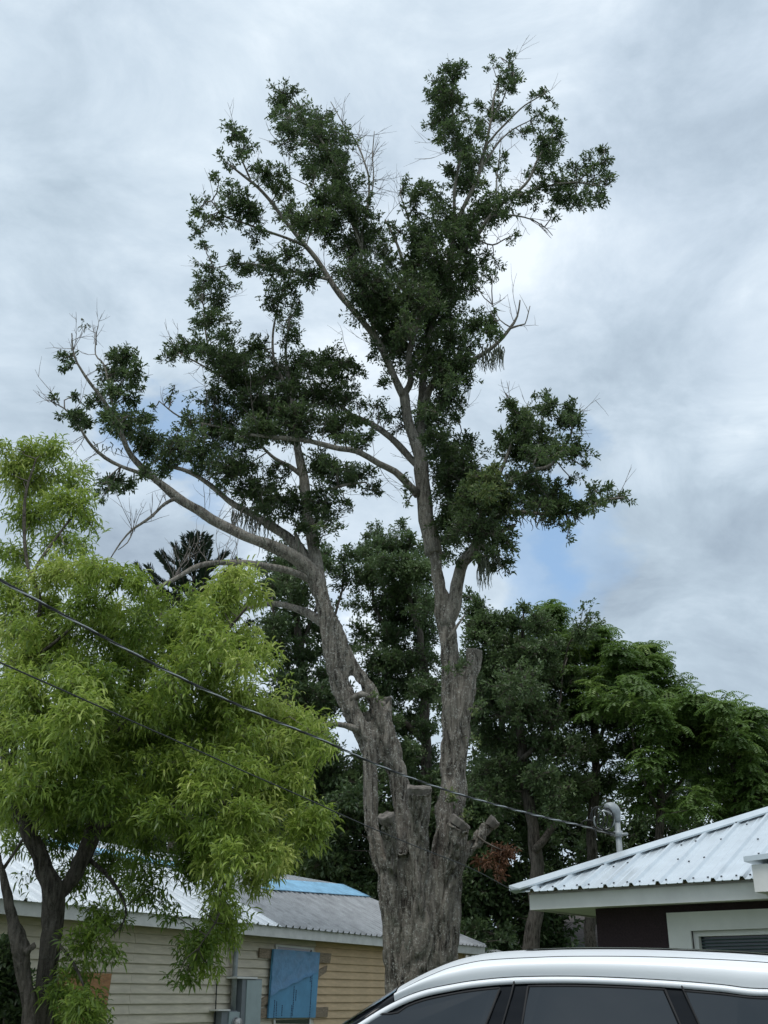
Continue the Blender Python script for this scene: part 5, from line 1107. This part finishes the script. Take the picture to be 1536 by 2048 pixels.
# windscreen, A pillar, bonnet, lower body, tail
A0 = Ds[0]; base = Vector((-.75, YN + .12, 1.06)); Ap = [Ls[0] + Vector((0, -.01, -.0)), Vector((-.42, YN + .10, 1.27)), Vector((-.70, YN + .06, 1.08))]
for mir in (False, True):
    q1 = [Lw[int(k)] + Vector((0, .002, .002)) for k in (18, 12, 6, 0)]
    q2 = [Ds[1] + Vector((0, .0, .0)), cpt(775, 1995, 0, .04), cpt(735, 2017, 0, .05), cpt(610, 2096, 0, .06)]
    if mir: q1 = [mirror(p) for p in q1]; q2 = [mirror(p) for p in q2]
    apil = MB().add(q1 + q2, [(i, i + 1, 5 + i, 4 + i) if mir else (4 + i, 5 + i, i + 1, i) for i in range(3)])
    o = apil.build('windscreen_pillar', M['carblack'], suv, True); s_ = o.modifiers.new('t', 'SOLIDIFY'); s_.thickness = .02
ws = MB(); V = []
for j in range(9):
    t = j / 8
    for i in range(11):
        s2 = i / 10; pa = rows[0][0] if False else None
        top_ = Vector((Ds[0].x - .01 - .05 * math.sin(math.pi * s2) ** .7, Ds[0].y + .03 + (2 * YC - 2 * (Ds[0].y + .03)) * s2, Ds[0].z + .004 + .05 * math.sin(math.pi * s2) ** .75))
        bot_ = Vector((-.66 - .12 * math.sin(math.pi * s2), YN + .14 + (2 * YC - 2 * (YN + .14)) * s2, 1.08)); V.append(top_.lerp(bot_, t) + Vector((-.02, 0, .03)) * math.sin(math.pi * t) * .6)
ws.add(V, [(j * 11 + i, j * 11 + i + 1, (j + 1) * 11 + i + 1, (j + 1) * 11 + i) for j in range(8) for i in range(10)]); ws.build('windscreen', M['carglass'], suv, True)
# body side as stations: x, z outline -> side panel w/ wheel arches
XF, XR = -1.95, 2.85; WF, WRr, WRAD = -1.05, 1.80, .37
def arch(x):
    z = .28
    for wx in (WF, WRr):
        d = abs(x - wx)
        if d < .44: z = max(z, .37 + math.sqrt(max(0, .44 ** 2 - d * d)) * .98 - .02)
    return z
def beltz(x):
    if x < -.75: return 1.06 - .10 * ((-.75 - x) / 1.2) ** 1.3 - .12 * max(0, (-1.6 - x) / .35)
    return belt(x).z
bx = np.linspace(XF, XR, 97); rows = []
for j in range(9):
    t = j / 8; r = []
    for x in bx:
        z = arch(x) + (beltz(x) - arch(x)) * t; en = max(0, (XF + .5 - x) / .5, (x - XR + .5) / .5); r.append(Vector((x, yside(z) + .28 * en ** 2.2 - .02 * math.sin(math.pi * t), z)))
    rows.append(r)
strip(rows, 'body_side', M['carpaint'])
n = len(bx); hx = [i for i, x in enumerate(bx) if x < -.72]
rr_ = []
for j in range(9):
    t = j / 8; rr_.append([rows[-1][i].lerp(mirror(rows[-1][i]), t) + Z * .05 * math.sin(math.pi * t) ** .6 for i in hx])
strip(rr_, 'bonnet', M['carpaint'], both=False)
for idx, nm in ((0, 'front_bumper'), (-1, 'tailgate')):
    rb_ = [[rows[j][idx].lerp(mirror(rows[j][idx]), t) + Vector(((-.16 if idx == 0 else .10) * math.sin(math.pi * t) ** .7, 0, 0)) for t in np.linspace(0, 1, 11)] for j in range(9)]
    strip(rb_, nm, M['carpaint'], both=False)
rs_ = [[Ls[-1].lerp(mirror(Ls[-1]), t) + Vector((.05 * math.sin(math.pi * t), 0, 0)) + Z * .0 for t in np.linspace(0, 1, 9)], [rows[-1][-1].lerp(mirror(rows[-1][-1]), t) + Vector((.08 * math.sin(math.pi * t), 0, .0)) for t in np.linspace(0, 1, 9)]]
rs2 = [[Ds[-1].lerp(mirror(Ds[-1]), t) + Z * .05 * math.sin(math.pi * t) for t in np.linspace(0, 1, 9)], rs_[0]]
strip(rs_, 'rear_window', M['carglass'], both=False); strip(rs2, 'rear_spoiler', M['carpaint'], both=False)
for mir in (False, True):
    kx = [i for i, x in enumerate(xs) if x >= X1 - .37]; q1 = [Ls[i] for i in kx]; q2 = [Vector((xs[i] + (XR - X1) * k / (len(kx) - 1), yside(beltz(xs[i])), beltz(xs[i]))) for k, i in enumerate(kx)]
    if mir: q1 = [mirror(p) for p in q1]; q2 = [mirror(p) for p in q2]
    m_ = len(q1); dp = MB().add(q1 + q2, [(i, i + 1, m_ + i + 1, m_ + i) if not mir else (m_ + i, m_ + i + 1, i + 1, i) for i in range(m_ - 1)])
    dp.build('rear_pillar', M['carpaint'], suv, True)
MB().obox((XF + .2, YN + .12, .22), (XR - XF - .4, 0, 0), (0, 1.62, 0), (0, 0, .35)).build('floor_pan', M['rubber'], suv)
for wx in (WF, WRr):
    for sy in (0, 1):
        y0 = YN + .02 if sy == 0 else 2 * YC - YN - .24
        wh = MB().tube([(wx, y0 + .02, WRAD), (wx, y0 + .04, WRAD), (wx, y0 + .18, WRAD), (wx, y0 + .20, WRAD)], [WRAD - .05, WRAD, WRAD, WRAD - .05], 36).build('wheel', M['rubber'], suv, True)
        rim = MB(); ys = y0 + .005 if sy == 0 else y0 + .215
        rim.tube([(wx, ys, WRAD), (wx, ys + .01, WRAD)], [.06, .06], 16)
        for k in range(5):
            a = k * 2 * math.pi / 5; rim.obox((wx + .05 * math.cos(a) - .02 * math.sin(a), ys, WRAD + .05 * math.sin(a) + .02 * math.cos(a)), (.20 * math.cos(a), 0, .20 * math.sin(a)), (0, .012, 0), (.04 * math.sin(a), 0, -.04 * math.cos(a)))
        rim.tube([(wx + .245 * math.cos(a), ys + .006, WRAD + .245 * math.sin(a)) for a in np.linspace(0, 2 * math.pi, 30)], .015, 6)
        child_of(rim, 'rim', M['rim'], wh)
for sy in (0, 1):
    f_ = (lambda p: p) if sy == 0 else mirror
    hl = MB(); hl.add([f_(Vector(p)) for p in ((-1.93, YN + .36, .88), (-1.55, YN + .03, .92), (-1.55, YN + .01, .78), (-1.95, YN + .36, .76), (-1.96, YN + .40, .82))], [(0, 1, 2, 3), (0, 3, 4)]); o = hl.build('headlight', M['lamp'], suv); s_ = o.modifiers.new('t', 'SOLIDIFY'); s_.thickness = .03; s_.offset = 0
    tl = MB(); tl.add([f_(Vector(p)) for p in ((2.86, YN + .34, 1.12), (2.55, YN + .03, 1.10), (2.55, YN + .01, .96), (2.87, YN + .34, .94))], [(0, 1, 2, 3)]); o = tl.build('tail_light', M['redlamp'], suv); s_ = o.modifiers.new('t', 'SOLIDIFY'); s_.thickness = .03; s_.offset = 0
    mi = MB().tube([f_(Vector((-.32, YN - .02, 1.08))), f_(Vector((-.33, YN - .10, 1.09))), f_(Vector((-.33, YN - .19, 1.10)))], [.05, .085, .06], 14).build('door_mirror', M['carpaint'], suv, True)
    for hx_ in (.28, 1.12): MB().tube([f_(Vector((hx_, YN - .005, .93))), f_(Vector((hx_ + .04, YN - .03, .935))), f_(Vector((hx_ + .18, YN - .03, .935))), f_(Vector((hx_ + .22, YN - .005, .93)))], .012, 8).build('door_handle', M['carpaint'], suv, True)
ps = [cpt(x, y, -.03) for x, y in ((926, 2016), (980, 2018), (972, 2075), (928, 2070))]

for o in C.objects:                                                  # car parts were made in the car's own unturned frame
    if o.parent is suv: o.matrix_parent_inverse = Matrix.Translation(-OC)
bpy.context.view_layer.update()
tot = sum(len(o.data.loop_triangles) or 0 for o in C.objects if o.type == 'MESH' and (o.data.calc_loop_triangles() or True))
print('triangles', tot)
#STATS
